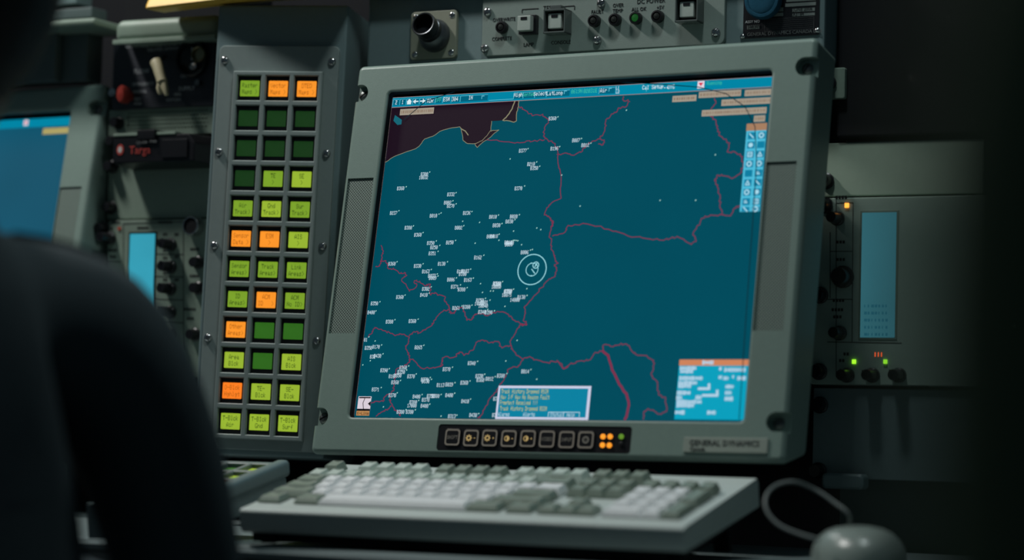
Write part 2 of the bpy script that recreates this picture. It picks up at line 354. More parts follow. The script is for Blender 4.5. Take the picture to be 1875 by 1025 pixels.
borders = [(R1, [(1062,258),(1090,275),(1145,315),(1210,305),(1245,350),(1220,390),(1215,440),(1225,458),(1270,480),(1300,510),(1305,560),(1310,630),(1325,690),(1325,830),(1265,860),(1235,890),(1220,935),(1260,955),(1275,985),(1262,1025)]),
 (R1, [(860,465),(1000,478),(1085,482),(1150,473),(1220,465)]),
 (R3, [(1725,15),(1740,40),(1722,90),(1708,140),(1725,180),(1722,250),(1745,310),(1755,350),(1782,380),(1750,395),(1770,440),(1755,495),(1705,515),(1660,560),(1600,640),(1545,700),(1495,755),(1500,800),(1485,860),(1515,905),(1460,900)]),
 (R2, [(0,555),(60,548),(110,560),(160,535),(175,505),(220,475),(270,460),(300,395),(305,350),(335,315),(370,290),(385,265),(430,258),(455,225),(415,215),(415,195)]),
 (R2, [(270,460),(295,465),(290,495),(260,490)]),
 (R2, [(985,205),(990,240),(965,270),(960,310),(995,345),(1000,390),(1020,440),(1080,485),(1065,540),(1120,545),(1160,570),(1165,620),(1150,670),(1100,705),(1050,690),(1005,685),(985,720),(1010,770),(1018,840),(1020,890),(1035,935)]),
 (R2, [(1145,875),(1115,890),(1085,940),(1035,935),(960,935),(910,955),(880,1000),(850,1060),(870,1090),(840,1120)]),
 (I, [(1012,432),(1035,425),(1040,413),(1075,410),(1115,420),(1150,432),(1185,437),(1215,440),(1240,433),(1266,447)]),
 (R3, [(270,230),(290,280),(275,340),(265,370),(300,360),(330,385),(325,420),(380,435),(430,470),(470,460),(490,485),(445,525),(490,580),(510,620),(575,575),(555,530),(600,535),(650,575),(685,560),(690,590),(690,650),(730,630),(760,655),(815,665),(815,710),(850,750),(850,778),(800,790),(745,840),(720,890),(700,915),(650,950),(600,975),(550,965),(510,1000)]),
 (R3, [(225,412),(260,405),(270,375)]),
 (R3, [(850,778),(865,810),(895,810),(910,775),(960,755),(985,810),(1000,865),(1040,865),(1065,825),(1100,805),(1180,830),(1230,800),(1310,795),(1360,825),(1390,860),(1450,890),(1510,910)]),
 (R3, [(505,1010),(440,985),(390,1000),(350,980),(310,960),(215,930),(195,975),(160,1010)]),
 (R4, [(510,125),(505,170),(485,215),(500,260),(520,315),(515,345),(470,380),(400,405),(398,440),(395,480),(380,530),(380,590),(330,620),(295,650),(290,680),(240,680),(190,690)]),
 (R4, [(520,315),(550,325),(610,390),(700,395),(780,378),(797,370),(793,330),(810,303),(910,295),(945,255),(990,280),(1060,240),(1100,165),(1150,155),(1200,178),(1275,165),(1310,220),(1380,200),(1400,235),(1440,285),(1490,315),(1545,295),(1600,320),(1700,345),(1790,335),(1840,395),(1875,385)]),
 (R4, [(1380,200),(1385,155),(1430,80),(1460,25),(1515,25)]),
 (R4, [(1490,315),(1470,355),(1430,385),(1370,400),(1330,480),(1290,550),(1240,620),(1170,720),(1130,800),(1100,815)]),
 (R4, [(345,640),(355,690),(385,740),(430,780),(435,800)]), (R4, [(355,715),(330,745),(290,765),(230,805)]),
 (R5, [(0,340),(40,395),(80,365),(140,345),(210,335),(235,295),(285,280),(290,245),(350,255),(400,235),(440,245),(480,295),(510,310),(560,310),(605,340),(605,390),(590,430),(630,480),(635,550),(680,580),(685,660),(640,675),(570,645),(545,660),(540,710)])]
bm_ = MB()
for f_, pts in borders: ribbon(bm_, [clipx(sp(*f_(p))) for p in pts], .0008, zL(3), .0010, 5)
ribbon(bm_, [clipx(sp(*R5(p))) for p in [(285,280),(320,310),(345,400),(390,490),(435,550),(450,620),(435,690),(425,710)]], .0022, zL(3), .0004)
sub('border_lines', bm_, glow('border_line', (128,44,74)))['kind'] = 'stuff'
LB = [("B360",1012,217),("B377",957.5,276),("B196",1015.4,272),("B210",972.7,300.5),("B350",978.5,308),("B300",777.5,319),("10032",775.8,325),("B360",734,345),("B332",826,356),("B002",820,371),("B270",825.5,377),("B370",949.6,345),("B237",721,390),("B010",794,395),("B236",855,390),("B010",903,397),("B020",941,396.5),("B030",933,405.6),("B030",909.5,412.6),("B380",748,417),("B002",840,417),("B087",1055,257),("B012",1072,265.8),
("B360",765.5,430),("B350",789,445),("B250",795,453),("B250",824,444),("B351",792,464),("B010",898.5,433),("B018",905,432.5),("B010",931,444),("B060",934,445),("B020",932,447.5),("B006",961,462),("B162",875.4,471.5),("B360",718,483),("B330",765,487),("B130",809,483),("B163",780,497),("B033",791,505),("B009",792.6,509),("B006",826,512),("B109",844,497),("B103",852,496.5),("B100",847.5,501.7),("B163",857,512.5),("B371",833,525),("B380",845.5,530),("B302",780,529),("B410",776.5,540),("B360",732.5,544),("B300",910,519),("B320",911,519.8),("10080",909,525),("B350",931,533),("B390",930,533.8),("10075",928,540),("B130",955,544),("14000",943,549),("B250",879,550),("14000",878,556),("B201",887,553.5),("10040",885,560),("B261",835.5,564),("B380",854.6,562),("B340",883,571),("B390",895,572),("B350",686,555.6),("B400",680,572),("B380",713.6,589),("B360",755.5,588),
("81",670,622),("B350",675,637),("B170",689,635),("B32",682.7,653),("B430",691.6,651.6),("B265",766.5,636),("B360",738.5,673),("B350",735,681),("B187",719,688.8),("B350",728.5,687.5),("B390",703.6,678),("B370",753,689),("B360",723.6,700),("B370",778,695),("B330",779.7,698),("B370",818,676),("B340",864,665),("B113",807,705),("B039",823,704),("B360",850.5,700.7),("B330",878,688.5),("B360",880,695.6),("B012",896.6,693.5),("B380",917.5,688),("B014",962,680),("B371",688,713),("B370",718.7,723.7),("B400",763,726),("B350",789,725),("B380",798,725),("B370",779.7,732),("B380",757,736.5),("17000",754.5,742.5),("B400",777.6,743),("B400",822.8,723.5),("B410",852,734.6),("B380",733.8,754),("B380",750.5,754),("B313",827.7,762),("B430",866.7,760),("B3",907,730),("B3",905,760)]
tl = MB()
for t, x, y in LB:
    X, Y = sp(x, y); dots_c(tl, t, X, Y, .00034, .00052, zL(5))
sub('track_labels', tl, glow('label_white', (205,228,240)))['kind'] = 'stuff'
DT = [R1(p) for p in [(1305,322),(1118,521),(1316,508),(1006,585),(1172,604),(1191,631),(503,667),(356,759),(668,796),(648,847),(668,866),(1097,754),(310,909),(561,930),(574,923),(767,914),(933,936),(1064,934),(1036,965),(955,989),(401,1004),(716,1003),(709,975),(815,982),(1173,1017)]]
DT += [R2(p) for p in [(154,457),(213,486),(435,280),(991,559),(645,844),(868,843),(145,880),(30,686)]]
DT += [R3(p) for p in [(629,121),(742,192),(772,230),(906,188),(757,281),(1278,135),(1276,186),(1398,188),(1410,187),(1424,188),(1437,191),(1469,224),(1545,271),(1561,266),(1147,314),(407,370),(629,387),(837,370),(699,436),(750,474),(756,491),(914,507),(1035,433),(1058,509),(948,567),(1005,591),(698,584),(681,637),(1119,556),(1136,631),(1205,619),(1228,619),(1515,599),(1327,750),(475,654),(1307,539),(1401,603),(1516,657),(1161,682),(1200,697),(960,747),(1046,740),(1180,777),(1238,788),(261,711),(227,789),(389,864),(587,859),(1073,212),(1401,108),(1599,82),(1633,96)]]
DT += [R4(p) for p in [(168,126),(221,161),(277,195),(289,271),(180,330),(116,366),(639,198),(509,375),(492,411),(343,399),(574,444),(439,500),(694,475),(705,490),(885,386),(1101,336),(907,519),(1036,504),(1162,446),(1252,467),(1352,441),(1558,406),(1440,156),(1343,332),(1608,489),(274,560),(411,606),(624,621),(788,620),(595,671),(690,703),(904,609),(1040,660),(486,751),(566,752),(787,806),(924,797),(1110,784),(292,726)]]
dm = MB()
for x, y in DT:
    X, Y = sp(x, y); a = .0007; dm.add([(X-a,Y-a*.6,zL(5)),(X+a*.2,Y-a*.9,zL(5)),(X+a*1.1,Y+a*.7,zL(5)),(X-a*.1,Y+a,zL(5))], [(0,1,2,3)])
sub('track_dots', dm, glow('dot_white', (170,225,215)))['kind'] = 'stuff'
# range rings
rg = MB(); C0 = sp(974.5, 493.5)
def ring2d(mb, c, r, wd, z, n=40): ribbon(mb, [(c[0]+r*math.cos(2*math.pi*i/n), c[1]+r*math.sin(2*math.pi*i/n)) for i in range(n+1)], wd, z, n=1)
ring2d(rg, C0, .0146, .0009, zL(5)); ring2d(rg, C0, .0062, .0007, zL(5))
C1 = sp(981.5, 485.5); ring2d(rg, C1, .0030, .0008, zL(6), 24); ribbon(rg, [sp(974,493), sp(979.5,500.5)], .0009, zL(6)); ribbon(rg, [sp(980,488), sp(983.5,482.5)], .0011, zL(6))
for p in ((973,482), (973,505)): X, Y = sp(*p); rg.quad(X-.0006, X+.0006, Y-.0006, Y+.0006, zL(6))
sub('range_rings', rg, glow('ring_cyan', (150,215,225)))
# toolbar
TBH = 0.0100
tb = MB().quad(AX0, AX1, AY1-TBH, AY1, zL(6)); sub('toolbar', tb, glow('toolbar_blue', (0,132,163), var=.05, scale=10))
def prect(mb, p0, p1, z): a, b = sp(*p0), sp(*p1); mb.quad(min(a[0],b[0]), max(a[0],b[0]), min(a[1],b[1]), max(a[1],b[1]), z)
Z1 = lambda p: (710 + p[0]*.15467, 140 + p[1]*.15467)
Z2 = lambda p: (920 + p[0]*.128, 130 + p[1]*.128)
Z3 = lambda p: (1160 + p[0]*.13867, 130 + p[1]*.13867)
tline = MB(); tline.quad(AX0, AX1, AY1-TBH-.0006, AY1-TBH, zL(7)); tline.quad(AX0, AX1, AY1-.0005, AY1, zL(7))
tline.quad(AX0-.0008, AX0, AY0, AY1, zL(7)); sub('frame_line', tline, glow('frame_line', (150,130,130)))
tbd = MB(); tbw = MB()
def btn(p0, p1, dark=True):
    a, b = sp(*p0), sp(*p1); y1 = AY1-.0022; y0 = AY1-TBH+.0018
    if dark: sub('toolbar_button', MB().quad(a[0], b[0], y0, y1, zL(7)), glow('button_teal', (0,98,125)))
    tbw.quad(a[0], b[0], y1-.0004, y1, zL(8)); tbw.quad(a[0], a[0]+.0005, y0, y1, zL(8))
for x0, x1 in ((68,140),(148,215),(225,290),(300,370),(380,445),(455,555),(563,640),(655,745),(755,850)): btn(Z1((x0,280)), Z1((x1,280)))
btn(Z1((862,260)), Z1((1188,240))); btn(Z2((165,340)), Z2((292,340))); btn(Z2((300,330)), Z2((458,330))); btn(Z2((466,330)), Z2((622,330))); btn(Z2((632,320)), Z2((965,310))); btn(Z2((1385,280)), Z2((1612,270))); btn(Z3((175,215)), Z3((400,210)), False)
tt = MB(); tg = MB()
def tw(mb, t, p, s=1.0, k=8): X, Y = sp(*p); dots_c(mb, t, X, Y, .00040*s, .00058*s, zL(k))
for t, p in (("Z",(104,310)),("1",(180,305)),("RDR",(508,290)),("IFF",(602,282)),("ESM",(700,272)),("304",(800,270)),("IN",(985,252))): tw(tt if t != "IFF" else tg, t, Z1(p))
for t, p in (("High",(230,342)),("Select",(545,325)),("LatLong",(752,318)),("Air",(1450,280))): tw(tt, t, Z2(p))
for t, p in (("Center",(378,335)),("0619N",(1068,292)),("02031E",(1262,285))): tw(tg, t, Z2(p))
tw(tt, "L1", Z2((1652,245)), .8); tw(tt, "L2", Z2((1652,300)), .8)
tw(tt, "Cal Setup..", Z3((290,212)), 1.0); tw(tt, "DTG", Z3((500,210)), 1.0); tw(tg, "Running", Z3((1070,160)), .9)
for cx, cy, d in ((335,298,-1), (418,293,1)):
    X, Y = sp(*Z1((cx, cy))); tt.add([(X+d*.0032,Y,zL(8)),(X,Y+.0024,zL(8)),(X,Y-.0024,zL(8))], [(0,1,2) if d < 0 else (0,2,1)]); tt.quad(min(X,X-d*.003), max(X,X-d*.003), Y-.0006, Y+.0006, zL(8))
X, Y = sp(*Z1((258,300))); tt.poly([(X-.003,Y-.0002),(X,Y+.003),(X+.003,Y-.0002),(X+.0022,Y-.0002),(X+.0022,Y-.0028),(X-.0022,Y-.0028),(X-.0022,Y-.0002)], zL(8))
for p in (Z1((1130,250)), Z2((905,308)), Z2((1545,272))): X, Y = sp(*p); tbw.quad(X-.0015, X+.0015, Y+.001, Y+.0018, zL(9)); tbw.quad(X-.0015, X-.0008, Y-.0016, Y+.001, zL(9))
tbw.quad(sp(*Z1((1200,265)))[0], sp(*Z1((1490,250)))[0], AY1-TBH+.0014, AY1-TBH+.0019, zL(8))
sub('toolbar_edges', tbw, glow('edge_cyan', (95,185,205)))['kind'] = 'stuff'; sub('toolbar_text', tt, glow('text_white', (215,235,240)))['kind'] = 'stuff'; sub('toolbar_text', tg, glow('text_green', (60,190,160)))['kind'] = 'stuff'
X, Y = sp(*Z3((893,185))); em = MB().quad(X-.0034, X+.0034, Y-.0036, Y+.0036, zL(8)); sub('mail_icon', em, glow('icon_white', (225,215,225)))
em = MB().add([(X-.0024,Y+.0020,zL(9)),(X+.0024,Y+.0020,zL(9)),(X,Y-.0014,zL(9))], [(0,2,1)]); sub('mail_icon', em, glow('icon_red', (215,50,80)))
# cream soft buttons
cb = MB(); ce = MB(); crect = [((520,340),(830,390)),((868,285),(1420,325)),((1475,260),(1850,310)),((1168,385),(1850,425)),((908,520),(1755,560)),((1595,600),(1738,660))]
for a, b in crect:
    a, b = sp(*Z3(a)), sp(*Z3(b)); cy = (a[1]+b[1])/2; h = .0030
    sub('soft_button', MB().quad(a[0], b[0], cy-h, cy+h, zL(7)), glow('cream', (160,150,134)))
a, b = sp(*Z1((150,410))), sp(*Z1((548,410))); cy = sp(*Z1((350,415)))[1]; sub('soft_button', MB().quad(a[0], b[0], cy-.0032, cy+.0032, zL(7)), glow('cream', (160,150,134)))
sb = MB()
for a, b in crect:
    a, b = sp(*Z3(a)), sp(*Z3(b)); cy = (a[1]+b[1])/2; x = min(a[0], b[0])+.0015
    while x < min(max(a[0], b[0]), OR_)-.002:
        wd = random.uniform(.0006,.0018); sb.quad(x, x+wd, cy-.0012, cy+.0012, zL(8)); x += wd+random.uniform(.0004,.0014)
a, b = sp(*Z1((165,410))), sp(*Z1((540,410))); cy = sp(*Z1((350,415)))[1]; x = a[0]
while x < b[0]: wd = random.uniform(.0006,.0016); sb.quad(x, x+wd, cy-.0014, cy+.0014, zL(8)); x += wd+random.uniform(.0004,.0012)
sub('soft_button_print', sb, glow('cream_print', (138,118,100)))['kind'] = 'stuff'
# icon palette
P4 = lambda p: (1340 + p[0]*.1754, 220 + p[1]*.1754)
a = sp(*P4((155,78))); b = sp(*P4((368,78))); sub('palette_title', MB().quad(a[0], b[0], a[1]-.0035, a[1]+.0035, zL(7)), glow('tan', (165,125,95)))
px0, px1 = sp(*P4((120,530)))[0], sp(*P4((328,530)))[0]; py1, py0 = sp(*P4((250,108)))[1], sp(*P4((190,955)))[1]
sub('icon_palette', MB().quad(px0, px1, py0, py1, zL(7)), glow('palette_cyan', (75,185,215)))
ib = MB(); ii = MB(); cwid = (px1-px0)/2; ch = (py1-py0)/8.6
for c in range(2):
    for r in range(9):
        x0 = px0 + c*cwid; y1 = py1 - r*ch; y0 = max(py0, y1-ch)
        sub('palette_cell', MB().quad(x0+cwid*.2, x0+cwid*.95, y0+(y1-y0)*.08, y1-(y1-y0)*.2, zL(8)), glow('cell_blue', (0,125,160))); ii = MB()
        X, Y = x0+cwid*.55, (y0+y1)/2-.0005; k = (r + 3*c) % 8; u = cwid*.2
        if k == 0: ribbon(ii, [(X-u,Y+u),(X+u,Y-u)], .0012, zL(9))
        elif k == 1: ii.poly([(X+u*1.2*math.cos(i*.7854), Y+u*1.2*math.sin(i*.7854)) for i in range(8)], zL(9))
        elif k == 2: ribbon(ii, [(X-u,Y-u),(X+u,Y-u),(X+u,Y+u),(X-u,Y+u),(X-u,Y-u)], .0011, zL(9), n=1); ii.quad(X-u*.4,X+u*.4,Y-u*.3,Y+u*.3,zL(9))
        elif k in (3, 6): ring2d(ii, (X,Y), u*1.05, .0013, zL(9), 16)
        elif k == 4: pass
        elif k == 5: ribbon(ii, [(X-u,Y-u),(X,Y+u),(X+u,Y-u),(X-u,Y-u)], .0010, zL(9), n=1)
        else: ii.quad(X-u, X+u*.8, Y-u*.7, Y-u*.1, zL(9)); ii.quad(X-u, X+u*.3, Y+u*.2, Y+u*.7, zL(9))
        if ii.v: sub('palette_icon', ii, glow('icon_pale', (165,215,232)))
# bottom right window
Q5 = lambda p: (1225 + p[0]*.1366, 640 + p[1]*.1366)
a, b = sp(*Q5((145,135))), sp(*Q5((1055,140))); c = sp(*Q5((110,600)))
wx0, wx1, wy1 = c[0]-.0005, OR_+.008, a[1]; wyt = sp(*Q5((145,215)))[1]; wy0 = sp(*Q5((80,935)))[1]
sub('status_window', MB().quad(wx0, wx1, wy0, wyt, zL(7)), glow('window_cyan', (0,158,188)))
sub('status_window_title', MB().quad(wx0, wx1, wyt, wy1, zL(7)), glow('title_orange', (205,130,90)))
wt = MB()
def bar(p0, p1, h=.0018, mb=wt):
    a, b = sp(*Q5(p0)), sp(*Q5(p1)); x = a[0]; y = (a[1]+b[1])/2
    while x < b[0]: wd = random.uniform(.0012,.0024); hh = h*random.uniform(.7,1.15); mb.quad(x, min(x+wd,b[0]), y-hh, y+hh, zL(9)); x += wd+.0004
for p0, p1 in (((150,250),(370,250)),((155,300),(330,290)),((140,385),(455,385)),((130,450),(380,445)),((130,490),(300,490)),((110,580),(290,580)),((100,645),(180,645)),((105,705),(440,700)),((105,750),(340,750)),((85,845),(215,840)),((515,845),(630,845)),((675,260),(715,255)),((745,270),(1035,275)),((668,375),(715,370)),((735,385),(800,385)),((850,365),(880,365)),((920,385),(1035,385)),((760,495),(870,500)),((755,580),(840,580)),((750,660),(865,660)),((360,645),(440,640)),((450,175),(600,175))): bar(p0, p1)
for pts in ([(400,525),(540,525),(540,465)], [(455,615),(650,615),(650,550)]): ribbon(wt, [sp(*Q5(p)) for p in pts], .0024, zL(9), n=1)
sub('status_window_text', wt, glow('pale_text', (178,208,228)))['kind'] = 'stuff'
# message window
P6 = lambda p: (900 + p[0]*.10667, 695 + p[1]*.10667)
a = sp(*P6((130,125))); c = sp(*P6((105,400))); b = sp(*P6((1670,400))); mx0, mx1 = c[0], b[0]; my1 = a[1]+.0012; my0 = sp(*P6((800,660)))[1]
sub('message_window_border', MB().quad(mx0-.0006, mx1+.0012, my0-.0016, my1, zL(7)), glow('border_white', (200,205,228)))
sub('message_window', MB().quad(mx0+.0014, mx1-.0016, my0+.0008, my1-.0024, zL(8)), glow('message_teal', (0,128,160)))
mt = MB()
for t, p in (("Track History Dropped RSIM",(175,200)),("Nav I/F Nav No Reason Fault",(165,297)),("Freetext Received !!!",(150,393)),("Track History Dropped RSIM",(150,493))):
    X, Y = sp(*P6(p)); n = {"T":810,"N":840,"F":655}[t[0]]; X2 = sp(*P6((p[0]+n, p[1])))[0]; dots(mt, t, X, Y-.0021, (X2-X)/(len(t)*6), .00060, zL(9))
sub('message_text', mt, glow('text_yellow', (190,190,120)))
mt = MB()
for t, p in (("Alarms",(215,593)),("Alerts",(650,597)),("Status",(1115,603)),("Help",(1365,605))): X, Y = sp(*P6(p)); dots_c(mt, t, X, Y, .00034, .00055, zL(9))
for p0, p1 in (((985,560),(1235,640)),((1245,560),(1510,640))):
    a, b = sp(*P6(p0)), sp(*P6(p1)); ribbon(mt, [(a[0],b[1]),(a[0],a[1]),(b[0],a[1]),(b[0],b[1])], .0006, zL(9), n=1)
sub('message_buttons', mt, glow('text_white2', (185,215,228)))
# corner emblem
E1 = lambda p: (560 + p[0]*.1756, 680 + p[1]*.1756)
a, b = sp(*E1((555,260))), sp(*E1((660,412))); ex0 = sp(*E1((545,335)))[0]; ex1 = sp(*E1((680,335)))[0]; ey1, ey0 = a[1], b[1]
sub('emblem', MB().quad(ex0, ex1, ey0, ey1, zL(8)), glow('emblem_white', (215,205,215)))
ew, eh = ex1-ex0, ey1-ey0; ek = MB()
ek.quad(ex0+ew*.05, ex1-ew*.05, ey1-eh*.13, ey1-eh*.04, zL(9)); ek.quad(ex0, ex1, ey0, ey0+eh*.14, zL(9))
ribbon(ek, [(ex0+ew*.52,ey1-eh*.1),(ex0+ew*.40,ey0+eh*.55),(ex0+ew*.50,ey0+eh*.1)], .0007, zL(9), n=1)
ek.add([(ex1,ey0+eh*.68,zL(9)),(ex0+ew*.78,ey0+eh*.5,zL(9)),(ex1,ey0+eh*.32,zL(9))], [(0,1,2)])
sub('emblem_mark', ek, glow('emblem_black', (8,6,10)))
sub('emblem_title', MB().quad(ex0-.0003, ex1-.0003, ey0-eh*.33, ey0, zL(8)), glow('tan2', (178,130,80)))
et = MB(); dots_c(et, "K-Line", (ex0+ex1)/2, ey0-eh*.165, .00036, .00046, zL(9)); sub('emblem_text', et, glow('emblem_brown', (60,30,15)))
# dark overlay contour on the glass
cv = MB()
ov = [(652,720),(668,560),(690,420),(712,300),(740,220),(780,186),(840,166),(950,157),(1100,149),(1200,154),(1280,160),(1330,172),(1365,196),(1383,232),(1386,300),(1378,420),(1368,560),(1360,680),(1354,768)]
ribbon(cv, [sp(*p) for p in ov[4:]], .0008, zL(11), n=1); sub('overlay_contour', cv, glow('contour_dark', (2,32,42)))
# control strip
x0, x1, y0, y1 = STRIP
strip = plate(MB(), x0+.0003, x1-.0003, y0+.0003, y1-.0003, -.003, -.0006, .0028, .0006).build('control_strip', BLACK, disp)
OR1 = glow('backlight_amber', (205,120,45), 1.0); 
CTX = [(829,800.5),(863,802),(897,802),(932,803),(967,803),(1002,804),(1038,805),(1073,805.4)]
for k, p in enumerate(CTX):
    X, Y = on(FM, p[0], p[1], 0); s_ = .0083
    bt = thing_b = plate(MB(), -s_, s_, -s_, s_, -.0008, .0006, .003, .0005).build('soft_key', BLACK, strip, (X, Y, 0))
    fr = MB(); fr.loft([z3(rr(-s_*.92,s_*.92,-s_*.92,s_*.92,.0028), .0008), z3(rr(-s_*.74,s_*.74,-s_*.74,s_*.74,.0020), .0008)], False, False)
    f2 = fr.build('key_outline', glow('outline_amber', (112,86,52) if k else (95,92,84), .9), strip, (X, Y, 0), flat=True)
    ic = MB()
    if k in (1, 2):
        for i in range(8): ic.quad(-.0022+.0027*math.cos(i*.785)-.0005, -.0022+.0027*math.cos(i*.785)+.0005, .0027*math.sin(i*.785)-.0005, .0027*math.sin(i*.785)+.0005, .0009)
        ring2d(ic, (-.0022, 0), .0018, .0010, .0009, 14)
        ic.quad(.0030, .0046, -.0003, .0003, .0009)
        if k == 2: ic.quad(.0035, .0041, -.0008, .0008, .0009)
    elif k in (3, 4):
        ring2d(ic, (-.0018, 0), .0022, .0008, .0009, 16); ic.poly([(-.0018+.0022*math.cos(a_), .0022*math.sin(a_)) for a_ in [-1.57+i*.314 for i in range(11)]], .0009)
        ic.quad(.0028, .0044, -.0003, .0003, .0009)
        if k == 4: ic.quad(.0033, .0039, -.0008, .0008, .0009)
    elif k == 7: ring2d(ic, (0,0), .0026, .0013, .0009, 18); ic.quad(-.0003,.0003,-.0008,.0008,.0009)
    else: dots_c(ic, {0:"SHIFT",5:"VIDEO",6:"INPUT"}[k], 0, 0, .00037, .00048, .0009)
    ic.build('key_icon', glow('icon_amber', (168,145,95)) if k in (1,2,3,4) else glow('icon_dim', (82,82,76)), strip, (X, Y, 0), flat=True)
for k, p in enumerate([(1104,799),(1117,799),(1103,814.6),(1115.5,815),(1137.5,799),(1137.5,813)]):
    X, Y = on(FM, p[0], p[1], 0)
    MB().lathe(0, 0, [(.0024,-.001),(.0024,.0004),(.0017,.0012),(.0001,.0015)], 12).build('indicator_light', glow('led_amber', (250,150,40), 1.3) if k < 4 else (glow('led_green_dim', (95,140,40)) if k == 4 else BLACK), strip, (X, Y, 0))
a, b, c = mp(1253,801), mp(1408,801.5), mp(1253,828)
npx0, npx1, npy1, npy0 = a[0], b[0], (a[1]+b[1])/2, c[1]
npl = plate(MB(), npx0, npx1, npy0, npy1, -.0005, .0016, .001, .0007).build('nameplate', paint('nameplate_paint', (0.28,0.32,0.275), .5), disp)
lettering('nameplate_text', 'GENERAL DYNAMICS', .0070, INK, npl, (npx0+npx1)/2-.001, npy1-.0055, .0018, sx=.98)
lettering('nameplate_text', 'Canada', .0048, INK, npl, npx0+.014, npy1-.0108, .0018)

# ================================================================== second display (far left)
_p = (193, 152, 2.62)
tr_ = cw(((_p[0]-CX)/F_PX*_p[2], (_p[1]-CY)/F_PX*_p[2], _p[2]))
FM2 = FM.copy(); FM2.translation = tr_ - FM.to_3x3() @ Vector((MON_W, 0, 0))
d2 = thing('console_display', FM2, 'grey console monitor at the far left behind the seated dark figure, plain blue picture', 'monitor', 'console monitors')
firm(inst('bezel', BEZ, d2)); inst('rear_housing', REARM, d2); inst('wall_mount', MNT, d2); inst('inner_gasket', GASK, d2)
for me in VM: inst('vent_grille', me, d2)
for x, y in pocket: s_ = inst('screw', CSCREW, d2, (x, y, -.0090), 1.1); s_.scale = (1.15,1.15,1.1)
g2 = MB().box(OL-.012, OR_+.012, OB-.012, OT+.012, SZ-.003, SZ).build('screen', MATS['black_glass'], d2)
ay1 = OT-.0035
MB().quad(OL+.003, OR_+.003, OB-.008, ay1, zL(0)).build('picture_area', glow('map_blue', (14,82,106), var=.25, scale=5), g2, flat=True)
MB().quad(OL+.003, OR_+.003, ay1-.010, ay1, zL(1)).build('toolbar', MATS['toolbar_blue'], g2, flat=True)
MB().quad(OR_-.042, OR_+.003, ay1-.019, ay1-.012, zL(1)).build('soft_button', glow('cream_yellow', (172,160,100)), g2, flat=True)
MB().quad(OR_-.070, OR_-.064, ay1-.0075, ay1-.001, zL(2)).build('mail_icon', MATS['icon_white'], g2, flat=True)
MB().quad(OR_-.0685, OR_-.0655, ay1-.0055, ay1-.003, zL(3)).build('mail_icon', MATS['icon_red'], g2, flat=True)
MB().box(STRIP[0]+.0003, STRIP[1]-.0003, STRIP[2]+.0003, STRIP[3]-.0003, -.003, -.0006).build('control_strip', BLACK, d2)

# ================================================================== programmable keypad
KEYS = [[("Raster","Maps >",'g'),("Vector","Maps >",'o'),("DTED","Maps >",'o')], [None]*3, [None]*3, [None,("TE",">",'g'),("SE",">",'G')],
 [("Air","Track>",'g'),("Gnd","Track>",'G'),("Sur","Track>",'g')], [("Sensor","Data >",'o'),("ESM"," > ",'o'),("AIS"," > ",'G')], [("Sensor","Areas>",'g'),("Track","Areas>",'g'),("Link","Areas>",'g')],
 [("ID","Areas>",'g'),("ACM","ID   >",'o'),("ACM","No ID>",'g')], [("Other","Areas>",'o'),None,None], [("Area","Blck",'G'),None,("AIS","Blck",'G')], [("O-Blck","Hghlgt",'r'),("TE-","Blck",'G'),("SE-","Blck",'G')], [("T-Blck","Air",'G'),("T-Blck","Gnd",'G'),("T-Blck","Surf",'G')]]
kpd = thing('programmable_keypad', FK, 'tall grey keypad with 36 green and orange lit keys, left of the large monitor', 'keypad')
def kl(x, y, off=0.0): return on(FK, x, y, off)
FZ = -0.006                                                     # face plate plane, keypad frame plane is 0
bx0 = kl(397, 60, FZ-.004)[0]; bx1 = kl(628, 200, FZ-.004)[0]; by1 = kl(398.6, 8.6, FZ-.004)[1]; by0 = kl(480, 832, FZ-.004)[1]-.002
MB().box(bx0, bx1, by0, by1, FZ-.115, FZ-.004).build('housing', PANEL, kpd, bevel=.003)
fx0 = kl(402, 90, FZ)[0]; fx1 = kl(621, 100, FZ)[0]; fy1 = kl(500, 83.5, FZ)[1]; fy0 = by0+.006
plate(MB(), fx0, fx1, fy0, fy1, FZ-.005, FZ, .006, .0012).build('face_plate', paint('face_plate_paint', (0.215,0.26,0.25), .42), kpd)
hw, hh = KP*.415, KPY*.415
fm = MB()
xs = [-KP*.5-.001] + [KP*(i+.5) for i in range(2)] + [KP*2.5+.001]; ys = [KPY*.5+.001] + [-KPY*(i+.5) for i in range(11)] + [-KPY*11.5-.001]
for i in range(3):
    for j in range(12):
        cx, cy = KP*i, -KPY*j
        o = [(xs[i],ys[j+1]),(xs[i+1],ys[j+1]),(xs[i+1],ys[j]),(xs[i],ys[j])]
        hl = [z3([(cx-a,cy-b),(cx+a,cy-b),(cx+a,cy+b),(cx-a,cy+b)], z) for a, b, z in ((hw+.0009,hh+.0009,0),(hw,hh,-.0009),(hw,hh,-.0055))]
        fm.loft([z3(o, 0)] + hl, False, False)
ob = [(xs[0],ys[12]),(xs[3],ys[12]),(xs[3],ys[0]),(xs[0],ys[0])]
oi = [(xs[0]-.0009,ys[12]-.0009),(xs[3]+.0009,ys[12]-.0009),(xs[3]+.0009,ys[0]+.0009),(xs[0]-.0009,ys[0]+.0009)]
fm.loft([z3(ob,0), z3(oi,-.0009), z3(oi,FZ)], False, False)
fmm = fm.mesh('key_frame'); firm(link('key_frame', fmm, MATS['face_plate_paint'], kpd))
kb = MB(); kb.box(-hw+.0002, hw-.0002, -hh+.0002, hh-.0002, FZ+.0002, -.0042); KBM = kb.mesh('key', bevel=.0004); KBM.materials.append(BLACK)
dw, dh = KP*.335, KPY*.262
DSM = {}
